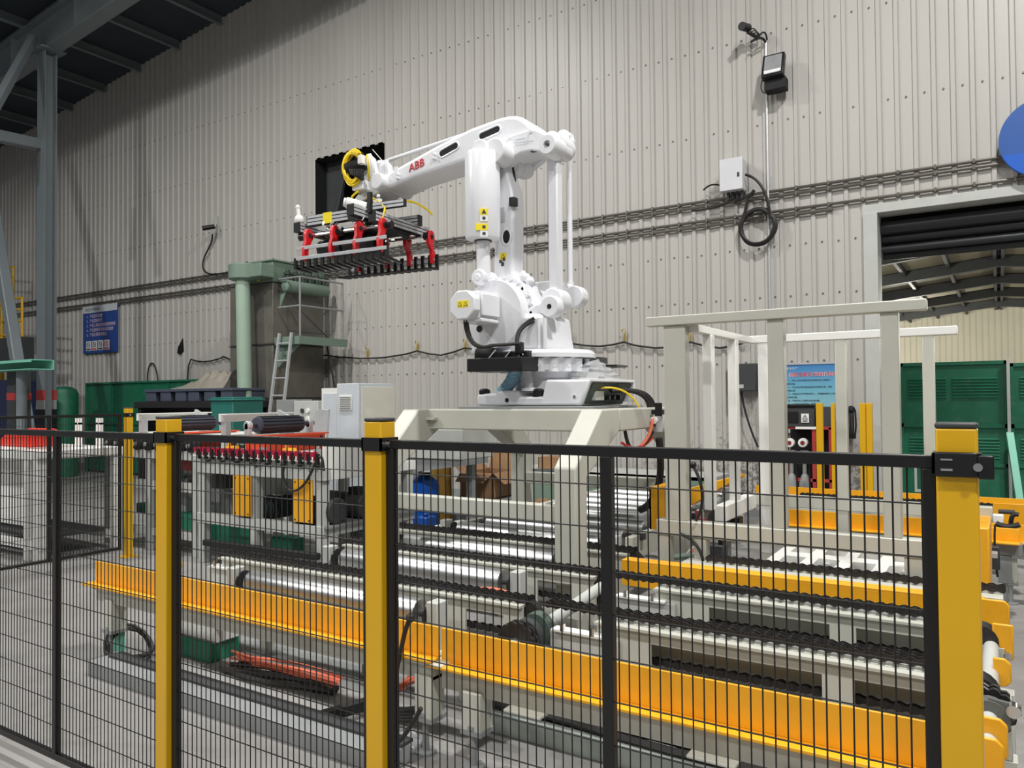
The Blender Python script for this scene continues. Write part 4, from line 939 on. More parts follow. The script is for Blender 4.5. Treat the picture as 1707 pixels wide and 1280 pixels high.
# yellow corner guards, motors and hoses beside the frame
def yellow_guard(name, label, u0_, v0_, u1_, v1_, Y, d):
    a, c = PY(u0_, v0_, Y), PY(u1_, v1_, Y)
    return single(name, MB().box(a.x, c.x, Y, Y+.012, c.z, a.z).box(a.x, c.x, Y, Y+d, a.z-.012, a.z).box(a.x, a.x+.012, Y, Y+d, c.z, a.z), M['rail'], label, 'guard', bevel=.002)
gd1 = thing('corner_guard', 'yellow bent guard plate at the left foot of the tube frame', 'guard', (-1.95, 5.3, 0))
a, c = PY(1082,815,5.2), PY(1108,884,5.2)
build('front_plate', MB().box(a.x, a.x+.014, 5.2, 5.6, c.z, a.z).box(a.x, c.x, 5.2, 5.214, c.z, a.z), M['rail'], gd1)
build('top_plate', MB().box(a.x-.0, c.x+.0, 5.2, 5.62, a.z, a.z+.014), M['rail'], gd1)
build('stand_post', MB().box(a.x+.02, a.x+.08, 5.3, 5.38, 0, a.z), CR, gd1)
gd2 = thing('motor_guard', 'yellow guard cover over a drive motor behind the left posts of the tube frame', 'guard', (-1.75, 6.9, 0))
a, c = PY(1155,803,6.8), PY(1190,860,6.8)
build('cover', MB().prism([(a.x,a.z-.05),(a.x+.42,a.z+.08),(a.x+.42,a.z+.05),(a.x+.02,a.z-.2),(a.x,a.z-.2)], 'y', 6.7, 7.0), M['rail'], gd2, bevel=.004)
build('motor', MB().cyl((a.x+.12,6.75,a.z-.2),(a.x+.42,6.75,a.z-.14), .07, 14).cyl((a.x+.36,6.7,a.z-.16),(a.x+.36,6.7,a.z-.02), .06, 14), M['greyd'], gd2)
build('stand_post', MB().box(a.x+.1, a.x+.18, 6.8, 6.88, 0, a.z-.2), CR, gd2)
for k in range(3): build('red_hose', MB().tube(arc((a.x+.05+.02*k,6.72,a.z-.25),(a.x+.1,6.68,a.z-.38),(a.x+.2+.03*k,6.7,a.z-.3)), .012, 6), M['maroon'], gd2)
p = PY(1207,862,6.0); wm = thing('geared_motor', 'round black geared motor inside the tube frame', 'motor', (p.x, 5.95, 0))
build('body', MB().cyl((p.x,5.85,p.z),(p.x,6.05,p.z), .085, 20).cyl((p.x,5.83,p.z),(p.x,5.85,p.z), .05, 16), M['dark'], wm, bevel=.006)
build('gear_case', MB().cbox(p.x+.06,5.95,p.z-.03,.18,.12,.1), M['black'], wm, bevel=.01)
build('bracket', MB().box(p.x+.0,p.x+.06,5.92,5.98,0,p.z-.05), M['greyd'], wm)
p = PY(1180,912,5.15); mm = thing('drive_unit', 'small dark drive unit with loose hoses on the floor of the tube frame', 'motor', (p.x, 5.2, 0))
build('bracket', MB().beam((p.x-.05,5.2,.45),(p.x-.08,5.2,.72), .03, .03).beam((p.x+.1,5.2,.45),(p.x+.06,5.2,.74), .03, .03).box(p.x-.09,p.x+.08,5.18,5.22,.72,.75), M['black'], mm)
build('body', MB().cbox(p.x,5.22,.53,.2,.12,.16).box(p.x-.06,p.x+.06,5.18,5.26,0,.45), M['dark'], mm, bevel=.01)
for k in range(3): build('hose', MB().tube(arc((p.x-.02,5.12,.6),(p.x-.12,5.08,.62-.03*k),(p.x-.16+.03*k,5.1,.45)), .012, 6), M['hose_or'] if k == 1 else M['grey'], mm)
p0 = PY(1120,935,5.0); build('green_hose', MB().tube(arc((p.x-.2,5.05,.52),(p.x,5.0,.58),(p.x+.2,5.06,.52)), .02, 8), M['sage'], mm)
# ================================================================ LEFT: stacking machine
mc_ = thing('stacking_machine', 'grey stacking machine with a row of red clips and two orange-yellow cover plates', 'machine', (-6.0, 5.5, 0))
MY = 4.85
def mpanel(name, u0_, v0_, u1_, v1_, mt, Y=MY, d=.05, parent=None, bevel=.004, label=None):
    um, vm = (u0_+u1_)/2, (v0_+v1_)/2
    x0 = PY(u0_, vm, Y).x; x1 = PY(u1_, vm, Y).x; zt_ = PY(um, v0_, Y).z; zb_ = PY(um, v1_, Y).z
    return build(name, MB().box(x0, x1, Y, Y+d, zb_, zt_), mt, parent or mc_, bevel=bevel, label=label)
G = M['grey']
XM0, XM1, ME = -6.88, -5.08, 6.1
build('top_bed', MB().box(XM0, XM1, MY, ME, 1.06, 1.11), M['white2'], mc_, bevel=.004)
mpanel('front_panel', 331, 757, 540, 778, G, MY+.01, .03)
build('upper_beam', MB().box(XM0, XM1+.02, MY-.03, MY+.07, .905, 1.0), G, mc_, bevel=.005)
build('side_beam', MB().box(XM1-.07, XM1+.02, MY+.07, ME, .905, 1.0), M['white2'], mc_, bevel=.005)
build('lower_beam', MB().box(XM0, XM1, MY-.02, MY+.06, .40, .50), G, mc_, bevel=.005)
build('side_beam', MB().box(XM1-.07, XM1, MY+.06, ME, .40, .48), G, mc_, bevel=.005)
for x in (XM0+.02, -6.07, XM1-.1):
    for y in (MY-.01, ME-.1): build('post', MB().box(x, x+.09, y, y+.09, 0, .91), G, mc_, bevel=.005)
build('side_panel', MB().box(XM1, XM1+.02, MY-.02, 5.62, 1.0, 1.24), M['white2'], mc_, bevel=.003)
build('yellow_sticker', MB().box(XM1+.02, XM1+.023, 5.3, 5.5, 1.15, 1.22), M['sticky'], mc_, label='yellow sticker')
sp_ = build('clip_shelf', MB().box(XM0, XM1, MY-.07, MY+.05, 1.075, 1.09), M['white2'], mc_)
for i in range(17):
    x = XM0+.06+.104*i
    c_ = build('clip', MB().box(x, x+.05, MY-.09, MY-.045, 1.12, 1.165).box(x+.035, x+.05, MY-.09, MY-.05, 1.085, 1.12), mat('clip_red', (176,24,60), .4) if i == 0 else M_clip, mc_, label='red clip') if i else None
    if c_ is None:
        M_clip = mat('clip_red', (176,24,60), .4); c_ = build('clip', MB().box(x, x+.05, MY-.09, MY-.045, 1.12, 1.165).box(x+.035, x+.05, MY-.09, MY-.05, 1.085, 1.12), M_clip, mc_, label='red clip')
    build('pin', MB().box(x+.055, x+.085, MY-.085, MY-.055, 1.05, 1.15), M['black'], c_)
for i in range(8):
    x = XM0+.2+.22*i; build('bolt', MB().cyl((x,MY-.0,1.03),(x,MY-.05,1.03), .010, 8), M['dark'], mc_)
for u0_, v0_, u1_, v1_ in ((388,793,418,860), (487,800,520,871)):
    pl = mpanel('cover_plate', u0_, v0_, u1_, v1_, M['rail'], MY-.04, .012, label='orange-yellow cover plate')
    bb_ = [pl.data.vertices[0].co, pl.data.vertices[6].co]
    for fx in (.15,.85):
        for fz_ in (.06,.94):
            q = Vector((bb_[0].x+(bb_[1].x-bb_[0].x)*fx, MY-.04-ORG[mc_.name].y, bb_[0].z+(bb_[1].z-bb_[0].z)*fz_))+ORG[mc_.name]
            build('bolt', MB().cyl((q.x,q.y+.005,q.z),(q.x,q.y-.006,q.z), .008, 6), M['dark'], pl)
mpanel('control_box', 345, 790, 372, 814, M['dark'], MY+.15, .3)
mpanel('back_plate', 345, 815, 388, 862, M['greyd'], MY+.35, .02)
mpanel('inner_plate', 433, 790, 520, 825, G, MY+.5, .02)
for u in (436, 462):
    p = PY(u+12, 845, MY+.35); o = build('motor', MB().cyl((p.x-.06,MY+.1,p.z),(p.x-.06,MY+.5,p.z), .10, 14), mat('motor_green_black', (34,50,48), .5), mc_, bevel=.01, label='dark green-black motor')
    fn = MB()
    for k in range(9): fn.lathe((p.x-.06,MY+.14+.035*k,p.z),(p.x-.06,MY+.15+.035*k,p.z), [(.09,0),(.112,.002),(.112,.008),(.09,.01)], 14)
    build('cooling_fin', fn, M['dark'], o, kind='stuff')
for k in range(3):
    y = MY+.15+.38*k; o = build('motor', MB().cyl((XM1-.35,y,.62),(XM1+.02,y,.62), .12, 14), M['dark'], mc_, bevel=.01, label='dark motor')
    build('terminal_box', MB().cbox(XM1-.1,y,.76,.14,.12,.07), M['blackm'], o, bevel=.006)
build('motor_shelf', MB().box(XM1-.4, XM1+.04, MY, ME, .48, .5), M['greyd'], mc_)
mpanel('green_panel', 345, 877, 421, 912, M['green2'], MY+.25, .15, label='green lower cover')
mpanel('green_panel', 452, 897, 486, 922, M['green2'], MY+.15, .15, label='green lower cover')
def loop(name, pts, Y, r, mt, parent, label=None):
    q = [PY(u, v, Y) for u, v in pts]; out = []
    for i in range(len(q)-1):          # Catmull-Rom through the points
        a_, b_, c_, d_ = q[max(i-1,0)], q[i], q[i+1], q[min(i+2,len(q)-1)]
        for k in range(5):
            t = k/5; out.append(.5*((2*b_)+(c_-a_)*t+(2*a_-5*b_+4*c_-d_)*t*t+(-a_+3*b_-3*c_+d_)*t**3))
    out.append(q[-1]); return build(name, MB().tube(out, r, 6), mt, parent, label=label) if parent else MB().tube(out, r, 6)
loop('cable', [(476,760),(472,790),(478,812),(492,818),(508,806),(520,785),(530,763),(537,765),(540,785)], MY-.07, .012, M['rubber'], mc_)
loop('cable', [(378,758),(386,766),(398,768),(402,760),(394,757),(388,763)], MY-.07, .012, M['rubber'], mc_)
loop('cable', [(416,758),(420,768),(428,778)], MY-.06, .012, M['rubber'], mc_)
build('cable_chain', MB().beam((-6.7,MY-.05,.22),(-5.1,MY-.05,.24), .06, .06), M['blackm'], mc_, bevel=.01)
for k in range(4):
    x = XM0+.3+.42*k; build('valve', MB().box(x, x+.09, MY+.1, MY+.2, 1.11, 1.17).cyl((x+.04,MY+.12,1.17),(x+.04,MY+.12,1.2), .015, 8), M['greyd'] if k % 2 else M['rail'], mc_, bevel=.004)

# press units lying on top: orange channel, ribbed black drum on a shaft, pale channel behind
def press_unit(label, u0_, du):
    a = PY(u0_, 715, 5.35)
    t = thing('press_unit', label, 'machine part', (a.x, 5.6, 1.11), group=None)
    X0 = a.x; z0 = 1.11
    ch_ = build('orange_channel', MB().box(X0-.02, X0+.06, 4.86, 5.82, z0, z0+.17).box(X0-.02, X0+.12, 4.86, 5.82, z0+.16, z0+.175), M['orange'], t, bevel=.004, label='orange-red channel')
    for z in (.04, .13): build('bolt', MB().cyl((X0+.06,5.76,z0+z),(X0+.075,5.76,z0+z), .014, 8), M['dark'], ch_)
    build('valve', MB().cyl((X0+.06,5.5,z0+.1),(X0+.1,5.5,z0+.1), .02, 8).cyl((X0+.08,5.35,z0+.1),(X0+.08,5.65,z0+.1), .012, 8), M['alu'], ch_)
    dr = build('drum', MB().lathe((X0-.1,5.05,z0+.27),(X0-.1,5.62,z0+.27), [(.02,0),(.078,.004),(.082,.02),(.082,.55),(.078,.566),(.02,.57)], 24), M['pallet'], t, label='ribbed black drum')
    rb = MB()
    for i in range(14):
        an = 2*math.pi*i/14; c_, s_ = math.cos(an), math.sin(an)
        rb.beam((X0-.1+.082*c_,5.08,z0+.27+.082*s_),(X0-.1+.082*c_,5.59,z0+.27+.082*s_), .013, .016)
    build('rib', rb, M['black'], dr, kind='stuff')
    build('shaft', MB().cyl((X0-.1,4.93,z0+.27),(X0-.1,5.8,z0+.27), .022, 12), M['dark'], t)
    for y in (4.93, 5.72): build('bearing_block', MB().cyl((X0-.1,y,z0+.27),(X0-.1,y+.05,z0+.27), .045, 14).box(X0-.13,X0-.07,y,y+.05,z0+.0,z0+.27), M['alu'], t, bevel=.006)
    build('lever_arm', MB().prism([(X0-.55,z0+.33),(X0-.2,z0+.24),(X0-.18,z0+.3),(X0-.5,z0+.42)], 'y', 5.66, 5.69), M['alu'], t, bevel=.004)
    pale = build('pale_channel', MB().box(X0-.62, X0-.58, 5.0, 5.9, z0+.30, z0+.38).box(X0-.62, X0-.5, 5.0, 5.9, z0+.37, z0+.382), M['white2'], t, bevel=.004)
    build('bracket', MB().box(X0-.62, X0-.54, 5.03, 5.09, z0, z0+.30), M['alu'], t)
    build('bracket', MB().box(X0-.62, X0-.54, 5.8, 5.86, z0, z0+.30), M['alu'], t)
    return t
press_unit('orange press unit with ribbed black drum, the one nearer the white cabinets', 478, 0)
press_unit('orange press unit with ribbed black drum, the one partly behind the yellow fence post', 330, 0)
p = PY(548, 690, 6.2)
tray_ = single('steel_hopper_plate', MB().prism([(p.x-.12,1.12),(p.x+.16,1.12),(p.x+.2,1.52),(p.x+.0,1.52)], 'y', 6.0, 6.03), M['alu'], 'bare metal plate leaning upright between the press unit and the white cabinet', 'plate', bevel=.004)
cbm = MB(); rr = random.Random(2)
for k in range(5): cbm.tube([Vector((-5.35+.42*t+rr.uniform(-.02,.02), 5.6+rr.uniform(-.1,.1), 1.13+.11*math.sin(t*math.pi)*rr.uniform(.4,1.1))) for t in [i/9 for i in range(10)]], .012, 6)
single('cable_bundle', cbm, M['rubber'], 'loose black cable bundle on the machine top beside the yellow fence post', 'cable')

# feeder frame further left (outside the side fence)
ff = thing('feeder_frame', 'grey feeder frame with a row of round black bearings and green lower covers', 'machine', (-7.7, 5.3, 0))
FX0, FX1, FYY = -8.75, -7.0, 4.95
for x in (FX0, FX0+.24, -7.95, FX1-.12):
    for y in (FYY, 6.0): build('post', MB().box(x, x+.09, y, y+.09, 0, 1.02), M['greyd'] if x < -8.2 else G, ff, bevel=.005)
build('top_beam', MB().box(FX0, FX1, FYY-.01, FYY+.09, 1.0, 1.1), G, ff, bevel=.005)
build('top_beam', MB().box(FX0, FX1, 6.0, 6.1, 1.0, 1.1), G, ff, bevel=.005)
build('white_top', MB().box(FX0, FX1, FYY+.1, 6.0, 1.22, 1.26), M['white2'], ff)
for i in range(9):
    x = FX0+.12+.19*i
    br = build('bearing', MB().cyl((x,FYY-.04,1.16),(x,FYY+.06,1.16), .07, 18).cyl((x,FYY-.05,1.16),(x,FYY-.04,1.16), .045, 14), M['blackm'], ff, label='round black bearing')
    build('shaft_end', MB().cyl((x,FYY-.065,1.16),(x,FYY-.05,1.16), .022, 10), M['greyd'], br)
build('mid_beam', MB().box(FX0, FX1, FYY+.02, FYY+.08, .66, .76), G, ff, bevel=.004)
build('low_beam', MB().box(FX0, FX1, FYY+.02, FYY+.08, .16, .24), G, ff, bevel=.004)
build('maroon_cover', MB().box(-7.9, -7.25, 5.05, 5.3, .88, 1.0), M['maroon'], ff, bevel=.01, label='maroon cover')
build('drum', MB().cyl((-7.8,5.4,.84),(-7.3,5.4,.84), .1, 16), M['steel'], ff)
build('motor_box', MB().box(-7.85,-7.45,5.1,5.4,.42,.64), M['greyd'], ff, bevel=.01)
build('dark_motor', MB().cyl((-8.3,5.3,.55),(-8.0,5.3,.55), .13, 14), M['dark'], ff, bevel=.01)
build('green_cover', MB().box(-7.95,-7.05,5.0,5.2,.26,.42), M['green2'], ff, bevel=.006, label='green lower cover')
build('green_cover', MB().box(-8.7,-8.1,5.3,5.6,.3,.42), M['green2'], ff, bevel=.006, label='green lower cover')
for k in range(3): build('upright_pipe', MB().cyl((-8.35+.3*k,5.6,.2),(-8.35+.3*k,5.6,1.0), .045, 12), M['greyd'], ff)

# white table outside the side fence, red covers on it
wt = thing('white_table', 'white steel table outside the side fence carrying red covers', 'table', (-9.0, 4.4, 0))
TX0, TX1, TY0, TY1, TZ = -10.3, -8.2, 3.95, 4.85, 1.13
build('table_top', MB().box(TX0, TX1, TY0, TY1, TZ-.09, TZ), M['white2'], wt, bevel=.005)
for x in (TX0+.06, -8.46, TX1-.06):
    for y in ((TY0+.05, TY1-.05) if x != -8.46 else (TY0+.05,)): build('leg', MB().box(x-.045, x+.045, y-.045, y+.045, 0, TZ-.09), M['white2'], wt, bevel=.005)
build('side_panel', MB().box(TX0+.3, -8.55, TY0+.25, TY0+.27, .28, TZ-.09), M['white2'], wt)
build('lower_rail', MB().box(TX0, TX1, TY0+.02, TY0+.08, .12, .2), M['white2'], wt)
build('lower_rail', MB().box(TX0, TX1, TY1-.08, TY1-.02, .12, .2), M['white2'], wt)
build('lower_shelf', MB().box(TX0+.1, -8.4, TY0+.15, TY1-.1, .2, .24), M['dark'], wt)
cv = single('red_cover', MB().prism([(-9.75,TZ),(-9.0,TZ),(-9.0,TZ+.12),(-9.1,TZ+.19),(-9.5,TZ+.16),(-9.75,TZ+.06)], 'y', 4.25, 4.6), M['pipe_red'], 'bright red sloping cover on the white table', 'cover', bevel=.02)
for k in range(6):
    x = -8.86+.085*k
    single('red_tube', MB().lathe((x,4.2,TZ+.04),(x,4.2,TZ+.22), [(.032,0),(.036,.005),(.036,.175),(.03,.18)], 14), M['pipe_red'], ('first','second','third','fourth','fifth','last')[k]+' short upright red tube right of the red cover, counted from the left', 'tube', group='red tubes on the white table')
for k, u in enumerate((129, 169)):
    p = PY(u, 703, 4.6); xx = min(p.x, TX1-.06)
    single('white_bracket', MB().box(xx-.05,xx-.01,4.6,4.63,TZ,p.z+.04).box(xx+.01,xx+.05,4.6,4.63,TZ,p.z+.04).box(xx-.05,xx+.05,4.6,4.63,p.z-.03,p.z-.01), M['white2'], ('small upright white bracket at the back of the white table, left one of two', 'small upright white bracket at the back of the white table, right one of two')[k], 'bracket')

# ================================================================ BACKGROUND AGAINST THE WALL
def wpanel(name, u0_, v0_, u1_, v1_, Y, d=.02):
    um, vm = (u0_+u1_)/2, (v0_+v1_)/2
    return PY(u0_, vm, Y).x, PY(u1_, vm, Y).x, PY(um, v1_, Y).z, PY(um, v0_, Y).z
# green partition at left
x0, x1, zb_, zt_ = wpanel('', 145, 635, 335, 710, 9.8)
gp = thing('green_partition', 'low green sheet-metal partition by the wall under the blue notice board', 'partition', ((x0+x1)/2, 9.8, 0))
n = 4
for i in range(n):
    a, b_ = x0+(x1-x0)*i/n, x0+(x1-x0)*(i+1)/n
    pn = build('panel', MB().box(a+.01, b_-.01, 9.8, 9.83, .05, zt_-.03), M['green'], gp, bevel=.004)
    build('cross_rib', MB().box(a+.02, b_-.02, 9.77, 9.8, 1.12, 1.16).box(a+.02, b_-.02, 9.77, 9.8, .4, .44), M['green'], pn)
    build('top_edge', MB().box(a, b_, 9.76, 9.84, zt_-.04, zt_), M['green'], pn)
for i in range(n+1): build('upright', MB().box(x0+(x1-x0)*i/n-.02, x0+(x1-x0)*i/n+.02, 9.77, 9.84, 0, zt_), M['green'], gp)
# green tank with domed top next to the column
p = PY(107, 655, 8.9)
single('green_tank', MB().lathe((p.x,8.9,0),(p.x,8.9,p.z+.2), [(.27,0),(.28,.05),(.28,p.z-.02),(.24,p.z+.08),(.15,p.z+.13),(.02,p.z+.15)], 28), M['green'], 'dark green tank with rounded top right of the column foot', 'tank')
# dust collector
DX, DY0, DY1 = -10.78, 9.1, 10.3
dc = thing('dust_collector', 'tall grey-brown dust collector with sage green top, platform and ladder', 'dust collector', (-11.35, 9.7, 0))
ztop = 4.09
for za, zb2 in ((.0,.8),(.81,1.66),(1.67,2.62),(2.63,3.72)):
    build('body_panel', MB().box(-11.95, DX, DY0, DY1, za+.006, zb2), M['bare'], dc, bevel=.006)
    build('flange', MB().box(-11.97, DX+.02, DY0-.02, DY1, zb2-.002, zb2+.012), M['dark'], dc)
build('head', MB().box(-11.75, DX+.03, DY0-.03, DY1, 3.73, ztop), M['sage'], dc, bevel=.015)
build('head_lid', MB().box(-11.78, DX+.06, DY0-.06, DY1, ztop, ztop+.03), M['sage'], dc, bevel=.005)
for x, y in ((-11.6, 9.2), (-10.95, 9.25)): build('lid_bolt', MB().cyl((x,y,ztop+.03),(x,y,ztop+.09), .02, 8), M['dark'], dc)
p0 = PY(407, 452, 8.8); p1 = PY(411, 690, 8.75)
build('duct_head', MB().lathe((p0.x-.06,8.85,p0.z-.2),(p0.x-.06,8.85,p0.z+.12), [(.12,0),(.14,.03),(.27,.06),(.27,.31),(.25,.32)], 24).box(p0.x,p0.x+.5,8.75,9.05,p0.z-.13,p0.z+.1), M['sage'], dc, bevel=.01)
build('duct', MB().cyl((p1.x,8.75,0.02),(p0.x-.04,8.8,p0.z-.16), .125, 24), M['duct'], dc, label='pale green vertical duct')
p = PY(430, 455, 9.0); build('flange_strip', MB().box(p.x-.02,p.x+.03,8.98,9.02,p.z-.14,p.z+.14), M['sticky'], dc)
# pulse manifold on the right face
mz_ = PX(480,477,DX+.14).z
y0_ = PX(468,477,DX+.14).y; y1_ = PX(540,490,DX+.14).y
mf = build('manifold', MB().lathe((DX+.16,9.2,mz_),(DX+.16,10.25,mz_), [(.02,0),(.1,.03),(.11,.06),(.11,.99),(.1,1.02),(.02,1.05)], 18), M['sage'], dc)
for k in range(6):
    y = 9.3+.17*k
    v_ = build('pulse_valve', MB().cyl((DX+.16,y,mz_+.09),(DX+.16,y,mz_+.2), .05, 12).cyl((DX+.16,y,mz_+.2),(DX+.16,y,mz_+.24), .07, 12).sphere((DX+.16,y,mz_+.26), .045, 10, 6), mat('valve_green', (50,62,54), .5) if k == 0 else v_mat, mf, bevel=.004)
    v_mat = v_.data.materials[0]
build('bracket', MB().prism([(DX,mz_-.4),(DX+.16,mz_-.1),(DX,mz_-.1)], 'y', 9.25, 9.27), M['sage'], dc)
# platform on brackets, railing, ladder
pz = PX(540,560,DX+.3).z-.0
pz = 2.72
pl = build('platform', MB().box(DX, DX+.62, 9.15, 10.28, pz-.05, pz), M['sage'], dc, bevel=.004)
build('platform_edge', MB().box(DX, DX+.64, 9.13, 9.15, pz-.12, pz+.02), M['sage'], dc)
build('platform_edge', MB().box(DX+.62, DX+.64, 9.15, 10.28, pz-.12, pz+.02), M['sage'], dc)
build('platform_bracket', MB().prism([(DX,pz-.5),(DX+.04,pz-.5),(DX+.6,pz-.08),(DX+.6,pz-.05),(DX,pz-.05)], 'y', 9.2, 9.23), M['sage'], dc)
for p_, q_ in (((DX+.6,9.18,pz),(DX+.6,9.18,pz+1.05)), ((DX+.6,10.2,pz),(DX+.6,10.2,pz+1.05)), ((DX+.6,9.18,pz+1.05),(DX+.6,10.2,pz+1.05)), ((DX+.6,9.18,pz+.55),(DX+.6,10.2,pz+.55)), ((DX+.05,9.18,pz+.55),(DX+.6,9.18,pz+.55)), ((DX+.05,9.18,pz+1.05),(DX+.6,9.18,pz+1.05))):
    build('railing', MB().cyl(p_, q_, .017, 8), M['greyd'], dc)
build('stay', MB().cyl((DX+.05,9.2,mz_-.05),(DX+.55,9.9,pz+.02), .018, 6), M['dark'], dc)
build('stay', MB().cyl((DX+.3,10.1,pz-.1),(DX+.6,10.35,.4), .018, 6), M['dark'], dc)
la_b = PY(446,690,9.0); la_t = PY(458,556,9.0); lx0, lx1 = la_t.x-.0, PY(480,556,9.0).x
ld = build('ladder', MB().beam((la_b.x-.04,8.85,.02),(lx0+.03,9.08,pz+.08), .04, .04), M['alu'], dc, label='light grey ladder')
build('ladder_rail', MB().beam((la_b.x+.34,8.85,.02),(lx1,9.08,pz+.08), .04, .04), M['alu'], ld)
for k in range(9):
    t = (k+.6)/9.2; a = Vector((la_b.x-.04,8.85,.02)).lerp(Vector((lx0+.03,9.08,pz+.08)), t); c = Vector((la_b.x+.34,8.85,.02)).lerp(Vector((lx1,9.08,pz+.08)), t)
    build('rung', MB().cyl(a, c, .016, 8), M['alu'], ld)
# pallets, film bag, dark bench, teal box
x0, x1, zb_, zt_ = wpanel('', 240, 648, 388, 667, 8.4)
bench = single('dark_bench', MB().box(x0-.25, x1+.1, 8.35, 9.2, zb_-.14, zb_-.02).box(x0-.2, x0-.1, 8.4, 9.1, 0, zb_-.14).box(x1-.1, x1, 8.4, 9.1, 0, zb_-.14).box(x0-.1, x1-.1, 8.9, 9.1, .3, zb_-.14), M['blackm'], 'long black bench under the slate-blue plastic pallets', 'bench', bevel=.01)
for i in range(2):
    a = x0+(x1-x0)*.5*i; b_ = x0+(x1-x0)*(.5*i+.49)
    pt_ = thing('plastic_pallet', ('slate-blue plastic pallet on the black bench, left of the pair', 'slate-blue plastic pallet on the black bench, right of the pair')[i], 'pallet', ((a+b_)/2, 8.8, zb_-.02), group='plastic pallets')
    build('deck', MB().box(a, b_, 8.4, 9.15, zt_-.05, zt_), M['pallet'], pt_, bevel=.01)
    for k in range(3):
        q = a+(b_-a)*(.02+.36*k); build('block', MB().box(q, q+(b_-a)*.24, 8.42, 9.13, zb_-.02, zt_-.05), M['pallet'], pt_, bevel=.01)
p0 = PY(298,648,8.7); p1 = PY(388,648,8.7)
fm = MB(); rr = random.Random(9); vs = []; nu, nv = 16, 7
for j in range(nv):
    for i in range(nu):
        s = i/(nu-1); t = j/(nv-1)
        h = (.05+.26*math.sin(min(1, s*1.15)*math.pi*.62)**2)*math.sin(t*math.pi)*(1+rr.uniform(-.25,.25))
        vs.append((p0.x+(p1.x-p0.x)*s, 8.5+.55*t, zt_+.004+max(0,h)))
fs = [(j*nu+i, j*nu+i+1, (j+1)*nu+i+1, (j+1)*nu+i) for j in range(nv-1) for i in range(nu-1)]
single('film_sheet', fm.add(vs, fs), M['filmg'], 'crumpled dusty plastic sheet heaped on the slate-blue pallets', 'plastic sheet', smooth=14)
x0, x1, zb_, zt_ = wpanel('', 351, 662, 388, 690, 7.9)
single('teal_box', MB().box(x0, x1, 7.9, 8.5, .0, zt_).box(x0-.03, x1+.03, 7.87, 8.53, zt_-.06, zt_-.03), mat('teal_dark', (38,110,100), .5), 'teal steel box left of the pale green duct', 'box', bevel=.02)
# control cabinets
tc_ = thing('control_cabinet', 'tall white control cabinet with vent grille, right of the dust collector ladder', 'cabinet', (-6.5, 6.95, 0))
cx0, cx1, cy0, cy1, cz = -6.69, -6.34, 6.6, 7.25, 1.82
build('body', MB().box(cx0, cx1, cy0, cy1, .1, cz), M['panel_bl'], tc_, bevel=.008)
build('plinth', MB().box(cx0+.02, cx1-.02, cy0+.02, cy1-.02, 0, .1), M['dark'], tc_)
dr_ = build('door', MB().box(cx1, cx1+.018, cy0+.04, cy1-.03, .14, cz-.04), M['panel_cr'], tc_, bevel=.004)
build('door_handle', MB().cbox(cx1+.03, cy0+.1, 1.0, .02, .03, .14), M['black'], dr_)
vg = build('vent', MB().box(cx0+.05, cx0+.25, cy0-.012, cy0, 1.50, 1.68), M['white2'], tc_, bevel=.004)
for k in range(6): build('louvre', MB().box(cx0+.065, cx0+.235, cy0-.02, cy0-.012, 1.52+.026*k, 1.53+.026*k), M['greyd'], vg)
c2 = thing('small_cabinet', 'white-framed cabinet door standing left of the tall white control cabinet', 'cabinet', (-7.2, 7.3, 0))
x0, x1, zb_, zt_ = wpanel('', 536, 647, 563, 720, 7.2)
build('body', MB().box(x0, x1, 7.2, 7.6, .05, zt_), M['white2'], c2, bevel=.006)
build('glass_panel', MB().box(x0+.05, x1-.02, 7.19, 7.2, .4, zt_-.07), M['panel_bl'], c2)
for x in (x0+.03, x1-.06): build('foot', MB().box(x, x+.05, 7.25, 7.55, 0, .05), M['dark'], c2)
c3 = thing('meter_cabinet', 'light grey low cabinet with two round gauges behind the ladder foot', 'cabinet', (-8.0, 7.7, 0))
x0, x1, zb_, zt_ = wpanel('', 490, 668, 530, 720, 7.6)
build('body', MB().box(x0, x1, 7.6, 7.95, .05, zt_), M['grey'], c3, bevel=.006)
build('side', MB().box(x0-.4, x0-.0, 7.62, 7.95, .05, zt_+.02), M['greyd'], c3, bevel=.006)
build('plinth', MB().box(x0-.38, x1-.02, 7.65, 7.9, 0, .05), M['dark'], c3)
for k in range(2):
    xx = x0+.18+.11*k
    for z in (zt_-.14, zt_-.25): build('gauge', MB().cyl((xx,7.6,z),(xx,7.58,z), .032, 14), M['dark'] if k == 0 else M['white2'], c3)
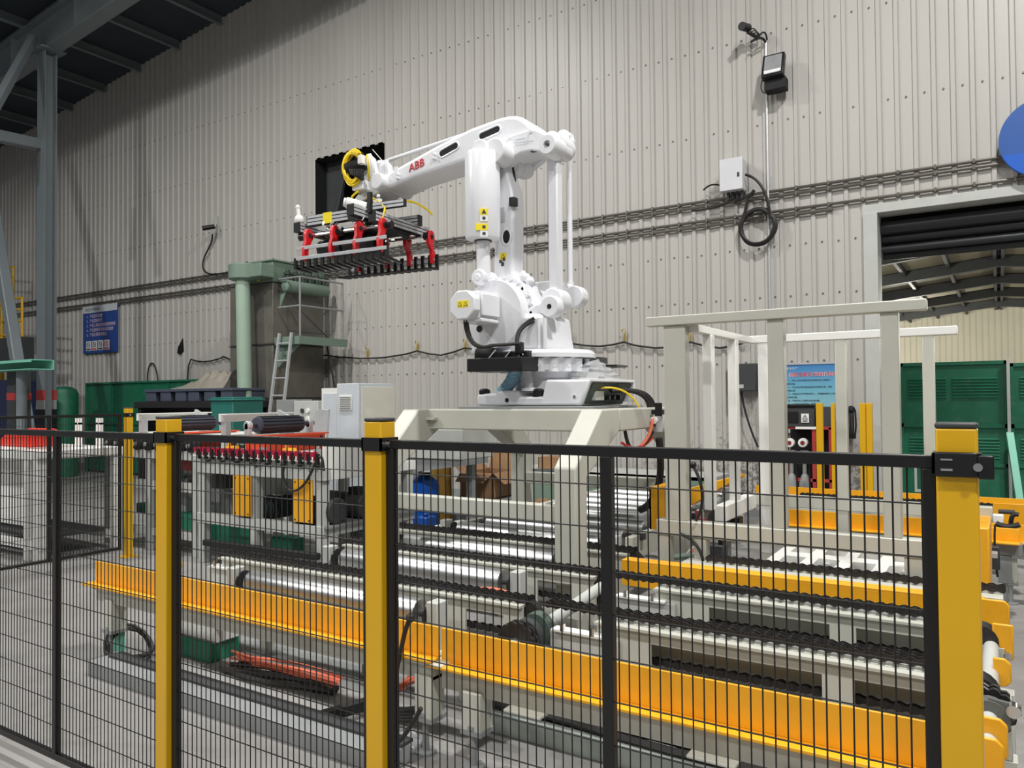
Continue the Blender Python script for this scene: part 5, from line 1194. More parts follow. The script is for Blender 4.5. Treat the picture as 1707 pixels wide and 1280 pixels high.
# boxes, drum and clutter behind the stand
def carton(name, label, u0_, v0_, u1_, v1_, Y, d, flaps=True):
    x0, x1, zb_, zt_ = wpanel('', u0_, v0_, u1_, v1_, Y)
    t = thing(name, label, 'box', ((x0+x1)/2, Y+d/2, 0)); w_ = .008
    build('walls', MB().box(x0, x1, Y, Y+w_, zb_, zt_).box(x0, x1, Y+d-w_, Y+d, zb_, zt_).box(x0, x0+w_, Y, Y+d, zb_, zt_).box(x1-w_, x1, Y, Y+d, zb_, zt_).box(x0, x1, Y, Y+d, zb_, zb_+w_), M['card'], t, smooth=0)
    if flaps:
        for q in ((Vector((x0,Y,zt_)),Vector((x1,Y,zt_)),Vector((x1-.04,Y-.16,zt_-.10)),Vector((x0+.04,Y-.16,zt_-.10))),
                  (Vector((x1,Y,zt_)),Vector((x1,Y+d,zt_)),Vector((x1+.15,Y+d,zt_-.12)),Vector((x1+.15,Y,zt_-.12))),
                  (Vector((x0,Y+d,zt_)),Vector((x1,Y+d,zt_)),Vector((x1,Y+d+.06,zt_+.2)),Vector((x0,Y+d+.06,zt_+.2))),
                  (Vector((x0,Y,zt_)),Vector((x0,Y+d,zt_)),Vector((x0-.14,Y+d,zt_+.12)),Vector((x0-.14,Y,zt_+.12)))):
            build('flap', MB().slab(*q, .006), M['card'], t, smooth=0)
    return t, x0, x1, zb_, zt_
t, x0, x1, zb_, zt_ = carton('cardboard_box', 'large open brown cardboard box with flaps up, behind the robot stand', 768, 788, 822, 830, 7.4, .6)
single('pallet_stack', MB().box(x0-.1, x1+.1, 7.35, 8.1, 0, zb_-.002), M['greyd'], 'grey box platform under the open cardboard box', 'platform', bevel=.01)
t, x0, x1, zb_, zt_ = carton('cardboard_box', 'small closed cardboard box on the ledge at the wall, behind the bent right leg', 897, 763, 936, 785, 9.6, .4, False)
build('lid', MB().box(x0, x1, 9.6, 10.0, zt_-.001, zt_+.004), M['card'], t)
lx0, lx1, lzb, lzt = wpanel('', 800, 786, 1110, 822, 9.4)
lg_ = thing('wall_ledge', 'long low grey ledge of a conveyor end along the foot of the wall', 'ledge', ((lx0+lx1)/2, 9.8, 0))
build('front', MB().box(lx0, lx1+.6, 9.4, 9.44, 0.0, lzt), M['sage'], lg_); build('top', MB().box(lx0, lx1+.6, 9.4, 10.2, lzt-.04, lzt), M['grey'], lg_)
single('brown_bag', MB().sphere((PY(905,812,9.2).x, 9.2, .12), .12, 12, 8, (1.5,1,1)), M['card'], 'small brown paper bag on the floor in front of the wall ledge', 'bag')
p = PY(708, 803, 6.9); r_ = .16
db = thing('blue_drum', 'glossy blue plastic drum behind the left leg of the robot stand', 'drum', (p.x, 6.9, 0))
build('body', MB().lathe((p.x,6.9,.0),(p.x,6.9,.85), [(.15,0),(.17,.02),(.17,.25),(.175,.27),(.17,.29),(.17,.62),(.15,.70),(.08,.74),(.06,.745)], 28), M['blue'], db)
build('cap', MB().cyl((p.x+.02,6.9,.74),(p.x+.02,6.9,.78), .05, 14), M['blackm'], db)
p = PY(700, 860, 5.6)
single('blue_canister', MB().box(p.x-.06, p.x+.08, 5.6, 5.75, .0, .52).cyl((p.x+.01,5.67,.52),(p.x+.01,5.67,.55), .03, 10), M['blue'], 'narrow blue plastic canister under the stand brace', 'canister', bevel=.02)
x0, x1, zb_, zt_ = wpanel('', 718, 776, 750, 845, 7.3)
single('ochre_board', MB().box(x0, x1, 7.3, 7.34, 0, zt_), mat('ochre', (150,112,30), .6), 'ochre board standing beside the open cardboard box', 'board', bevel=.004)
sm = thing('side_machine', 'light grey sloped machine housing left of the open cardboard box, under the robot stand', 'machine', (-5.6, 7.3, 0))
x0, x1, zb_, zt_ = wpanel('', 668, 715, 770, 765, 6.6)
build('housing', MB().box(x0, x1, 6.6, 7.2, zb_, zt_), G, sm, bevel=.01)
build('sloped_base', MB().prism([(x0,zb_),(x1,zb_),(x1,zb_-.06),(x0,zb_-.18)], 'y', 6.62, 7.1), M['greyd'], sm)
for x in (x0-.12, x1-.2): build('leg', MB().box(x, x+.08, 6.95, 7.03, 0, zb_-.05), M['greyd'], sm)
single('black_hose', loop('', [(826,880),(827,862),(828,835),(832,812),(845,795),(865,787),(890,786),(940,786)], 8.2, .04, None, None), M['dark'], 'thick dark hose arching over to the wall ledge', 'hose')
hk = single('white_block', MB().box(PY(730,870,5.4).x, PY(762,870,5.4).x, 5.35, 5.75, 0, .48).box(PY(725,860,5.4).x, PY(768,860,5.4).x, 5.32, 5.78, .48, .50), M['white2'], 'white block housing under the stand brace beside the blue canister', 'housing', bevel=.01)

# ================================================================ RIGHT BACKGROUND: gas control post, yellow posts, green partitions
gas = thing('regulator_stand', 'red-framed stand with black control box, warning sign and two gauges, before the wall poster', 'stand', (-2.1, 9.9, 0))
x0, x1, zb_, zt_ = wpanel('', 1309, 678, 1388, 712, 9.9)
bx_ = build('control_box', MB().box(x0, x0+(x1-x0)*.62, 9.9, 10.15, zb_, zt_), M['dark'], gas, bevel=.01, label='black control box')
build('control_box', MB().box(x0+(x1-x0)*.64, x1+.12, 9.95, 10.15, zb_, zt_), M['dark'], gas, bevel=.01, label='black control box')
build('box_lid', MB().box(x0-.02, x0+(x1-x0)*.63, 9.88, 10.17, zt_, zt_+.03), M['black'], bx_, bevel=.005)
p = PY(1322, 695, 9.89); build('panel_window', MB().box(p.x-.06,p.x+.06,9.885,9.9,p.z-.07,p.z+.07), M['black'], bx_, bevel=.004)
p = PY(1342, 697, 9.89)
sg = build('warning_sign', MB().box(p.x-.045,p.x+.045,9.888,9.9,p.z-.055,p.z+.055), M['stickw'], bx_)
build('warning_mark', MB().tube([(p.x-.03,9.886,p.z-.01),(p.x+.03,9.886,p.z-.01),(p.x,9.886,p.z+.04)], .005, 5, True).box(p.x-.003,p.x+.003,9.884,9.887,p.z+.0,p.z+.022).box(p.x-.03,p.x+.03,9.884,9.888,p.z-.04,p.z-.028), M['text_dark'], bx_)
for u in (1311, 1358, 1386): 
    q = PY(u, 760, 9.95); build('frame_post', MB().box(q.x-.022, q.x+.022, 9.92, 9.98, 0, zb_-.0), M['redband'], gas)
for v in (713, 758, 800):
    q = PY(1350, v, 9.95).z; build('frame_rail', MB().box(x0, x1+.1, 9.92, 9.97, q-.018, q+.018), M['redband'], gas)
build('label_strip', MB().box(x0+.12, x0+.36, 9.9, 9.92, PY(1340,713,9.95).z-.015, PY(1340,713,9.95).z+.015), M['stickw'], gas)
for u in (1316, 1338):
    q = PY(u, 738, 9.88)
    g_ = build('gauge', MB().cyl((q.x,9.95,q.z),(q.x,9.87,q.z), .055, 20), M['white2'], gas, bevel=.006); build('gauge_face', MB().cyl((q.x,9.868,q.z),(q.x,9.862,q.z), .026, 14), M['maroon'], g_)
    b2_ = PY(u+2, 780, 9.9); build('cylinder', MB().lathe((b2_.x,9.95,.0),(b2_.x,9.95,.95), [(.06,0),(.07,.02),(.07,.55),(.04,.64),(.025,.66),(.025,.8),(.05,.82),(.05,.95)], 16), M['greyd'], gas)
build('back_board', MB().box(x0, x1+.08, 10.16, 10.2, .3, zb_), M['blackm'], gas)
for i, (u0_, u1_, lab) in enumerate(((1361,1372,'narrow yellow steel post in front of the control box'), (1386,1392,'yellow steel post half hidden behind the rear tube of the frame'), (1434,1455,'pair-width yellow steel post by the door jamb'))):
    x0, x1, zb_, zt_ = wpanel('', u0_, 672, u1_, 825, 9.3)
    single('yellow_post', MB().box(x0, x1 if i < 2 else (x0+x1)/2-.003, 9.3, 9.36, 0, zt_) if i < 2 else MB().box(x0, x1, 9.3, 9.34, 0, zt_).box(x0, (x0+x1)/2-.006, 9.28, 9.3, 0, zt_).box((x0+x1)/2+.006, x1, 9.28, 9.3, 0, zt_), M['yellow'], lab, 'post', bevel=.004)
p = PY(1417, 683, 10.3)
ht = thing('hanging_hose', 'bundle of black hose and hook hanging on the wall left of the door jamb', 'hose', (p.x, 10.35, 0))
build('hook', MB().sphere((p.x,10.38,p.z), .05, 12, 8), M['blackm'], ht); 
hb_ = MB()
for k in range(5): hb_.tube([(p.x-.05+.025*k, 10.36, p.z), (p.x-.06+.03*k, 10.34, p.z-.2), (p.x-.04+.02*k, 10.36, p.z-.36)], .012, 6)
build('hose_loop', hb_, M['rubber'], ht)
# green partitions beyond the door
for i, (u0_, u1_) in enumerate(((1290, 1496), (1500, 1681), (1683, 1860))):
    x0, x1, zb_, zt_ = wpanel('', u0_, 603, u1_, 700, 13.0)
    gt = thing('green_partition', ('green louvred partition panel beyond the doorway, left and mostly hidden behind the wall', 'green louvred partition panel beyond the doorway, in the middle', 'green louvred partition panel beyond the doorway, at the right edge')[i], 'partition', ((x0+x1)/2, 13, 0), group='partitions beyond the doorway')
    fr2 = build('frame', MB().box(x0, x0+.05, 12.97, 13.03, 0, zt_).box(x1-.05, x1, 12.97, 13.03, 0, zt_).box(x0, x1, 12.97, 13.03, zt_-.05, zt_).box(x0, x1, 12.97, 13.03, 1.14, 1.2).box(x0, x1, 12.97, 13.03, .05, .12).box(x0, x1, 12.97, 13.03, .58, .63), M['green'], gt, smooth=0)
    build('sheet', MB().box(x0+.05, x1-.05, 13.0, 13.015, .1, zt_-.05), M['green'], gt)
    for zz0, nl in ((1.86, 7), (1.06, 2), (.98, 7)):
        for k in range(nl):
            z = zz0-.045*k
            for a, b_ in (((x0+.12),(x0+.12+(x1-x0)*.36)), ((x0+(x1-x0)*.5),(x1-.12))):
                if zz0 == 1.06: continue
                build('louvre', MB().prism([(13.0, z-.014), (12.978, z-.008), (13.0, z+.012)], 'x', a, b_), M['green'], gt, smooth=0)
x0 = PY(1681, 640, 12.9).x
single('white_upright', MB().box(x0-.02, x0+.02, 12.9, 12.94, 0, 2.15), M['grey'], 'thin pale upright between the green partition panels', 'post')
a = PY(1683, 722, 12.7); b_ = PY(1702, 835, 12.3)
single('green_prop', MB().beam((a.x,12.75,a.z),(b_.x,12.2,0.05), .09, .06), M['teal'], 'pale green prop leaning against the right green partition', 'prop', bevel=.005)

# ================================================================ THINGS ON THE WALL
WX = WY-.028
for i, (z, lab) in enumerate(((4.36,'topmost of the long grey conduits along the wall'), (4.285,'second grey conduit from the top along the wall'), (4.085,'third grey conduit from the top along the wall'), (4.01,'lowest of the long grey conduits along the wall'))):
    xe = 7 if i < 3 else -2.2
    if i == 3: xe = -1.75
    mb = MB().cyl((-25.5, WX-.022, z), (xe, WX-.022, z), .02, 8)
    o = single('cable_conduit', mb, M['conduit'], lab, 'conduit')
    cl_ = MB(); k = -25.0
    while k < xe-.1: cl_.box(k-.012, k+.012, WX-.05, WX, z-.026, z+.026); k += .4
    build('clip', cl_, M['conduit'], o, smooth=0, kind='stuff')
pts = [(545,592),(580,596),(620,597),(660,593),(695,585),(735,592),(775,580),(820,584),(870,580),(910,580),(950,572),(1000,577),(1040,570),(1075,578),(1110,579),(1150,570),(1200,580),(1245,570)]
left = [(310,660),(314,610),(318,599),(340,603),(365,598),(372,594),(390,600),(460,600),(545,592)]
q = [PY(u, v, 10.43) for u, v in left+pts[1:]]
single('wall_cable', MB().tube([p for i in range(len(q)-1) for p in (q[i], q[i].lerp(q[i+1], .5) - Vector((0,0,.012)))]+[q[-1]], .016, 6), M['rubber'], 'black cable sagging between small hooks along the lower wall', 'cable')
for i, (u, v) in enumerate(((612,585),(695,575),(775,572),(950,560),(1040,557),(1150,558))):
    p = PY(u, v, 10.44)
    single('cable_hook', MB().tube([(p.x-.03,10.44,p.z+.03),(p.x-.02,10.42,p.z+.07),(p.x+.02,10.42,p.z+.07),(p.x+.04,10.42,p.z+.04),(p.x+.01,10.42,p.z-.02),(p.x,10.43,p.z-.10)], .009, 6).box(p.x-.012,p.x+.012,10.44,10.47,p.z-.12,p.z+.02), mat('hook_ochre', (188,164,84), .5) if i == 0 else hkm, 'small ochre wire hook on the sagging wall cable, '+('leftmost of six','second from the left','third from the left','third from the right','second from the right','rightmost of six')[i], 'hook', group='cable hooks')
    hkm = [o for o in bpy.data.materials if o.name.startswith('hook_ochre')][0]
single('wall_cable', loop('', [(246,660),(246,625),(250,608),(256,607),(262,625),(266,662)], 10.44, .016, None, None), M['rubber'], 'short black cable loop rising above the left green partition', 'cable')
# floodlight
fl_ = thing('floodlight', 'black floodlight with square reflector on the upper right wall', 'floodlight', (-2.4, 10.3, 5.7))
hx0, hx1 = -2.56, -2.28
z2, z1_, z0_ = 6.13, 5.80, 5.64
def tilt(x, t, s):   # point on the tilted head
    return Vector((x, 10.16+.12*t+s*.35, z1_+(z2-z1_)*t - s*.12))
hd = MB().add([tilt(hx0,0,0),tilt(hx1,0,0),tilt(hx1,1,0),tilt(hx0,1,0),tilt(hx0,0,.25),tilt(hx1,0,.25),tilt(hx1,1,.25),tilt(hx0,1,.25)], [(0,1,2,3),(7,6,5,4),(0,4,5,1),(1,5,6,2),(2,6,7,3),(3,7,4,0)])
h_ = build('housing', hd, M['black'], fl_, bevel=.012)
build('reflector', MB().slab(tilt(hx0+.03,.1,-.01), tilt(hx1-.03,.1,-.01), tilt(hx1-.03,.92,-.01), tilt(hx0+.03,.92,-.01), .004), M['lens'], h_)
build('lamp_strip', MB().slab(tilt(hx0+.04,.12,-.02), tilt(hx1-.04,.12,-.02), tilt(hx1-.03,.25,-.02), tilt(hx0+.03,.25,-.02), .004), M['stickw'], h_)
build('driver_box', MB().box(hx0+.02, hx1+.01, 10.24, 10.42, z0_, z1_+.0), M['blackm'], fl_, bevel=.012)
build('wall_bracket', MB().box(hx0+.08, hx1-.08, 10.38, 10.47, z0_+.02, z0_+.12), M['dark'], fl_)
build('lead', MB().tube(arc((hx0,10.28,z1_+.05),(hx0-.12,10.35,z0_-.02),(hx0+.14,10.3,z0_-.02)), .007, 5), M['rubber'], fl_)
# thin upright conduit
a = PY(1276, 70, 10.42); c = PY(1287, 520, 10.42)
single('upright_conduit', MB().cyl((a.x,10.44,2.75),(a.x,10.44,a.z), .014, 8), M['alu'], 'thin bright upright conduit running down behind the floodlight and the cable coil', 'conduit')
# camera top right
cm_ = thing('security_camera', 'small black camera with tangled leads on the wall above the floodlight', 'camera', (-2.75, 10.35, 6.35))
p = PY(1241, 46, 10.2); build('camera_body', MB().cyl((p.x-.02,10.14,p.z-.0),(p.x+.02,10.3,p.z+.03), .055, 14), M['black'], cm_)
p2 = PY(1262, 62, 10.4); build('bracket', MB().beam((p.x+.02,10.28,p.z-.03),(p2.x,10.42,p2.z), .04, .03), M['dark'], cm_)
tg = MB(); rr = random.Random(4)
for k in range(4): tg.tube(arc((p.x+.02,10.3,p.z-.05),(p.x+.1+.04*k,10.3,p.z+.1-.08*k),(p2.x+.03,10.42,p2.z-.02+.02*k)), .008, 5)
tg.tube(arc((p.x+.05,10.32,p.z-.16),(p.x+.2,10.3,p.z-.1),(a.x,10.42,a.z)), .016, 6); tg.tube(arc((p.x+.12,10.32,p.z-.16),(p.x+.25,10.3,p.z+.02),(a.x+.02,10.42,a.z+.02)), .012, 6)
build('lead', tg, M['rubber'], cm_)
# junction box, coil
jb = thing('junction_box', 'pale junction box on the wall above the black cable coil', 'box', (-2.98, 10.35, 4.4))
build('body', MB().box(-3.13, -2.84, 10.22, 10.46, 4.40, 4.82), M['box_w'], jb, bevel=.01)
build('lid', MB().box(-3.14, -2.83, 10.20, 10.222, 4.395, 4.825), M['box_w'], jb, bevel=.006)
for k in range(4): build('cable_gland', MB().cyl((-3.06+.06*k,10.34,4.30),(-3.06+.06*k,10.34,4.40), .022, 10), M['dark'], jb)
build('print', MB().box(-2.90,-2.87,10.196,10.2,4.56,4.62), M['text_dark'], jb)
build('lead', MB().tube(arc((-3.14,10.35,4.5),(-3.3,10.35,4.6),(-3.42,10.38,4.5)), .012, 6), M['rubber'], jb)
build('lead', MB().tube(arc((-3.0,10.34,4.32),(-3.1,10.34,4.2),(-3.6,10.4,4.24)), .012, 6), M['rubber'], jb)
cl3 = MB(); cc_ = Vector((-2.68, 10.36, 3.89))
for k in range(5):
    r_ = .215+.012*(k % 3); cl3.tube([(cc_.x+r_*math.cos(t*math.pi/16)+.006*math.sin(k+t), cc_.y-.02+.012*k, cc_.z+(r_+.01)*math.sin(t*math.pi/16)) for t in range(32)], .018, 6, True)
q0 = PY(1243,291,10.3); q1 = PY(1268,310,10.3); q2 = PY(1284,350,10.3)
cl3.tube(arc((q0.x,10.3,q0.z),(q1.x+.1,10.28,q1.z+.06),(q2.x-.01,10.34,q2.z-.12)), .02, 6)
q0 = PY(1258,317,10.35); q1 = PY(1240,345,10.35); cl3.tube([(q0.x,10.34,q0.z),((q0.x+q1.x)/2-.02,10.34,(q0.z+q1.z)/2),(q1.x,10.35,q1.z-.16)], .022, 6)
single('cable_coil', cl3, M['rubber'], 'coil of thick black cable hanging on the wall below the junction box', 'cable')
# round blue sign at the right edge
bs = thing('round_sign', 'large round blue sign at the right edge above the doorway', 'sign', (.5, 10.3, 4.05))
build('disc', MB().cyl((.5,10.36,4.49),(.5,10.32,4.49), .455, 64), M['roundblue'], bs)
build('lower_field', MB().prism([(.5+.45*math.cos(math.radians(t)), 4.49+.45*math.sin(math.radians(t))) for t in range(200, 341, 7)], 'y', 10.314, 10.32), M['blue'], bs)
build('stand_off', MB().cyl((.5,10.36,4.49),(.5,10.5,4.49), .05, 10), M['dark'], bs)
# notice board at left
nb = thing('notice_board', 'blue notice board with white header and four small signs on the left wall', 'sign', (-18.65, 10.42, 2.82))
bx0, bx1, bz0, bz1 = -19.42, -17.9, 2.84, 4.02
build('board', MB().box(bx0, bx1, 10.42, 10.45, bz0, bz1), M['signblue'], nb, bevel=.004)
build('header', MB().box(bx0, bx1, 10.412, 10.42, bz1-.17, bz1), M['panel_bl'], nb)
text('header_line', '安全生产管理规定', .085, M['text_dark'], nb, (bx0+.12, 10.411, bz1-.12), FRONT)
for k, s in enumerate(('1、产品轻拿轻放', '2、产品摆放整齐', '3、产品上线前检查质量和数量', '4、产品规格型号标识要清楚', '5、产品区域保持整洁')):
    text('text_line', s, .095, M['text_pink'], nb, (bx0+.17, 10.418, bz1-.29-.115*k), FRONT, label='line of print')
for k in range(4):
    xa = bx0+.17+.27*k
    sgn = build('small_sign', MB().box(xa, xa+.21, 10.412, 10.42, bz0+.07, bz0+.31), M['stickw'], nb, label='small white prohibition sign')
    build('ring', MB().tube([(xa+.105+.06*math.cos(t*math.pi/8), 10.41, bz0+.215+.06*math.sin(t*math.pi/8)) for t in range(16)], .008, 5, True).beam((xa+.065,10.41,bz0+.255),(xa+.145,10.41,bz0+.175), .006, .012), M['text_red'] if k == 3 else M['text_dark'], sgn)
    build('caption', MB().box(xa+.02, xa+.19, 10.409, 10.412, bz0+.085, bz0+.125), M['text_red'] if k in (1,3) else M['text_dark'], sgn)
# poster at right
x0, x1, zb_, zt_ = wpanel('', 1306, 606, 1392, 690, 10.44)
ps = thing('safety_poster', 'pale blue rules poster with red-outlined title on the wall by the doorway', 'poster', ((x0+x1)/2, 10.44, zb_-.25))
pb_ = build('sheet', MB().box(x0, x1, 10.45, 10.46, zb_-.25, zt_), M['poster'], ps)
build('hanger_rail', MB().box(x0-.005, x1+.005, 10.44, 10.465, zt_-.01, zt_+.015), M['alu'], ps)
text('heading', '安全生产', .035, M['text_white'], ps, (x0+.04, 10.447, zt_-.07), FRONT)
text('title', '机械设备安全操作规程', .062, M['text_white'], ps, (x0+.065, 10.4465, zt_-.162), FRONT, .0005)
text('title_red', '机械设备安全操作规程', .060, M['text_red'], ps, (x0+.07, 10.4455, zt_-.16), FRONT, .0005)
lines = ['  一、作业人员必须经过培训合格方可上岗操作，', '操作设备。', '  二、作业前必须检查设备各部位是否正常，发现', '问题处理。', '  三、设备运行中严禁将手伸入，严禁擅自离开工作岗位', '及维修设备。', '  四、严禁无关人员操作本机械设备。', '  五、工作完毕切断电源，清理现场。']
for k, s in enumerate(lines): text('text_line', s, .026, M['text_dark'], ps, (x0+.04, 10.447, zt_-.225-.044*k), FRONT, .0004)
# black wall box
x0, x1, zb_, zt_ = wpanel('', 1221, 606, 1262, 652, 10.3)
bb2 = thing('black_wall_box', 'black electrical box on the wall behind the left posts of the tube frame', 'box', ((x0+x1)/2, 10.35, zb_))
build('body', MB().box(x0, x1, 10.26, 10.46, zb_, zt_), M['dark'], bb2, bevel=.012)
build('label_plate', MB().box(x0+.06, x0+.16, 10.252, 10.26, zb_+.04, zb_+.09), M['alu'], bb2)
build('side_flange', MB().box(x0-.09, x0-.03, 10.4, 10.46, zb_+.02, zt_+.0), M['maroon'], bb2)
build('lead', MB().tube(arc((x0+.1,10.36,zb_),(x0+.14,10.36,zb_-.35),(x0+.3,10.4,zb_-.75)), .014, 6), M['rubber'], bb2)
# camera bracket left, hole in the sheet
lc = thing('wall_camera', 'small camera on a bracket with a looping black lead, high on the left wall', 'camera', (-14.2, 10.35, 5.3))
p = PY(348, 379, 10.2); build('camera_body', MB().cyl((p.x-.08,10.1,p.z-.03),(p.x+.06,10.3,p.z+.03), .05, 12), M['black'], lc)
p2 = PY(356, 372, 10.4); build('bracket', MB().beam((p.x+.05,10.3,p.z),(p2.x+.02,10.46,p2.z), .04, .04).box(p2.x-.03,p2.x+.05,10.44,10.47,p2.z-.22,p2.z+.16), M['grey'], lc)
build('lead', loop('', [(354,390),(352,405),(341,428),(338,445),(344,454),(356,457),(380,455)], 10.42, .018, None, None), M['rubber'], lc)
p = PY(300, 576, 10.46)
single('torn_hole', MB().prism([(p.x-.1,p.z-.16),(p.x+.02,p.z-.2),(p.x+.12,p.z-.14),(p.x+.1,p.z+.16),(p.x+.02,p.z+.06),(p.x-.06,p.z-.02)], 'y', 10.455, 10.475), M['black'], 'dark torn gap in the wall sheet right of the blue notice board', 'hole')
# far left: yellow gallery, teal beam, dark plant
yg = thing('yellow_gallery', 'yellow steel gallery railing at the far left edge', 'railing', (-19.5, 8.8, 0))
gy = 8.9
def gp_(u, v, Y=gy): return PY(u, v, Y)
def ybar(p, q, r=.03, nm='rail'): build(nm, MB().cyl(p, q, r, 8), M['yellow'], yg)
for v in (497, 516, 535, 560): ybar(gp_(-40, v-2), gp_(38, v), .03)
for u in (3, 20, 37): ybar(gp_(u, 497), gp_(u, 562), .03, 'upright')
for v in (445, 462, 484): ybar(PY(-40, v-2, 9.8), PY(23, v, 9.8), .03)
ybar(PY(22, 445, 9.8), PY(22, 500, 9.8), .03, 'upright')
p = gp_(4, 575); ybar((p.x,gy,0),(p.x,gy,p.z+.2), .05, 'column')
build('floor_plate', MB().box(gp_(-60,565).x, gp_(30,565).x, gy, gy+.3, gp_(20,566).z-.06, gp_(20,566).z), M['dark'], yg)
p = PY(12, 527, 9.3); build('motor', MB().cyl((p.x-.5,9.3,p.z),(p.x+.1,9.3,p.z), .18, 14), M['signblue'], yg)
tb = PY(50, 609, 5.2); tl = PY(-60, 613, 5.2)
tbm = thing('teal_beam', 'pale teal channel beam end jutting in at the far left', 'beam', (tl.x, 5.2, 0))
a, c = PY(-40, 606, 6.0), PY(51, 614, 6.0)
build('channel', MB().box(a.x, c.x, 6.0, 6.35, a.z-.0, a.z+.012).box(a.x, c.x, 6.0, 6.35, c.z-.012, c.z).box(a.x, c.x, 6.33, 6.35, c.z, a.z).box(a.x, c.x, 6.0, 6.012, a.z-.03, a.z), M['teal'], tbm, smooth=0)
for u in (36,): q = PY(u, 650, 6.2); build('post', MB().cyl((q.x,6.2,0),(q.x,6.2,c.z), .08, 14), M['steel_blue'], tbm)
q0, q1 = PY(17, 630, 6.3), PY(30, 700, 6.3); build('plate_post', MB().box(q0.x, q1.x, 6.25, 6.5, 0, c.z), M['dark'], tbm)
build('red_band', MB().box(q0.x-.004, q1.x+.004, 6.246, 6.504, PY(24,667,6.3).z, PY(24,655,6.3).z), M['redband'], tbm)
dp = thing('dark_plant', 'dark blue and black plant housing behind the yellow gallery at the left edge', 'machine', (-20, 8, 0))
a, c = PY(-60, 570, 8.2), PY(33, 600, 8.2); build('gantry', MB().box(a.x, c.x, 8.2, 8.5, c.z-.1, a.z), M['dark'], dp, bevel=.02)
a, c = PY(-60, 636, 7.6), PY(17, 720, 7.6); build('blue_body', MB().box(a.x, c.x, 7.6, 8.1, .02, a.z), mat('plant_blue', (28,40,72), .5), dp, bevel=.02)
build('support', MB().box(PY(18,640,8.2).x, PY(33,640,8.2).x, 8.25, 8.6, 0, PY(0,600,8.2).z-.05), M['dark'], dp)
# ================================================================ FLOOR CLUTTER IN FRONT
tk = thing('cable_trunking', 'grey floor trunking with dark top strip in front of the left conveyor legs', 'trunking', (-3.6, 2.55, 0))
build('trunk', MB().box(-4.6, -2.25, 2.5, 2.66, 0, .085), M['greyd'], tk, bevel=.005)
build('lid', MB().box(-4.55, -2.25, 2.6, 2.68, .085, .10), M['dark'], tk)
build('cross_duct', MB().beam((-2.85,2.68,.06),(-2.75,3.0,.06), .05, .05), M['blackm'], tk)
tk2 = thing('cable_trunking', 'grey-green floor trunking with black cables on top below the right conveyor', 'trunking', (-1.0, 3.15, 0))
build('trunk', MB().box(-2.18, .3, 3.1, 3.2, 0, .10), mat('trunk_green_grey', (140,148,142), .45), tk2, bevel=.004)
for k in range(4):
    build('cable', MB().tube([(-2.2+.25*i, 3.13+.035*k+.012*math.sin(i*.9+k), .125+.02*(k % 2)+.012*math.sin(i*1.3+2*k)) for i in range(11)], .02, 6), M['rubber'], tk2)
pb = thing('floor_box', 'teal and white motor box on the floor behind the left fence post', 'box', (-4.5, 3.1, 0))
build('white_top', MB().box(-4.62,-4.12,3.02,3.2,.12,.25), M['white2'], pb, bevel=.006); build('teal_base', MB().box(-4.60,-4.14,3.0,3.22,0,.12), M['green2'], pb, bevel=.006)
p = PZ(192, 1055, .12); single('teal_plate', MB().box(p.x-.12,p.x+.08,p.y,p.y+.02,0,.2), M['teal'], 'small bright teal plate standing at the left conveyor leg', 'plate', bevel=.003)
cw = MB(); rr = random.Random(8)
c0 = PZ(215, 1085, 0)
for k in range(4): cw.tube([(c0.x+.14*math.cos(t*.42+k)*(1+.1*k)+.1, c0.y+.12*math.sin(t*.42+k)-.06, .02+.008*k+ (.12*max(0,math.cos(t*.42+k-2.6)))) for t in range(16)], .012, 6)
cw.tube(arc((c0.x+.1,c0.y-.12,.02),(c0.x+.3,c0.y-.16,.02),(c0.x+.55,c0.y-.1,.02)), .014, 6)
single('cable_loops', cw, M['rubber'], 'black cable loops on the floor at the foot of the left conveyor leg', 'cable')
ob = MB()
q0, q1 = PZ(380,1080,.12), PZ(555,1150,.02)
for k in range(6): ob.tube([Vector((q0.x+(q1.x-q0.x)*t, q0.y+(q1.y-q0.y)*t+.05*math.sin(t*3+k)*(1-t)+.015*k, .03+.012*(k%3)+.16*max(0,(.18-t))*(k%2)+.015*math.sin(t*math.pi)+.012*(k//3))) for t in [i/12 for i in range(13)]], .008, 6)
single('orange_hose_bundle', ob, M['hose_or'], 'bundle of orange air hoses lying on the floor under the left rail', 'hose')
ob = MB()
for k in range(5): ob.tube([Vector((q0.x+.03+(q1.x-q0.x)*t, q0.y-.06+(q1.y-q0.y)*t+.02*k-.05*math.sin(t*4+k), .02+.01*(k%2)+.01*math.sin(t*math.pi))) for t in [i/12 for i in range(13)]], .013, 6)
single('black_hose_bundle', ob, M['rubber'], 'bundle of black cables lying beside the orange hoses under the left rail', 'cable')
ob = MB()
a, c = PZ(655,1130,.2), PZ(712,1120,.25)
for k in range(3): ob.tube(arc((a.x,a.y+.04*k,.12),((a.x+c.x)/2,a.y,.22+.03*k),(c.x+.15,c.y+.05,.26)), .013, 6)
single('orange_hose_bundle', ob, M['hose_or'], 'three short orange hoses passing behind the two conveyor legs at centre', 'hose')
ob = MB()
for k in range(4): ob.tube(arc((a.x-.02,a.y-.1,.05+.02*k),((a.x+c.x)/2,a.y-.1,.03+.01*k),(c.x+.1,c.y-.1,.08+.02*k)), .015, 6)
single('black_hose_bundle', ob, M['rubber'], 'thick black cables running to the two conveyor legs at centre', 'cable')
q = [PZ(884,1165,.002), PZ(915,1152,.002), PZ(862,1175,.002)]
p = PZ(850,1160,0)
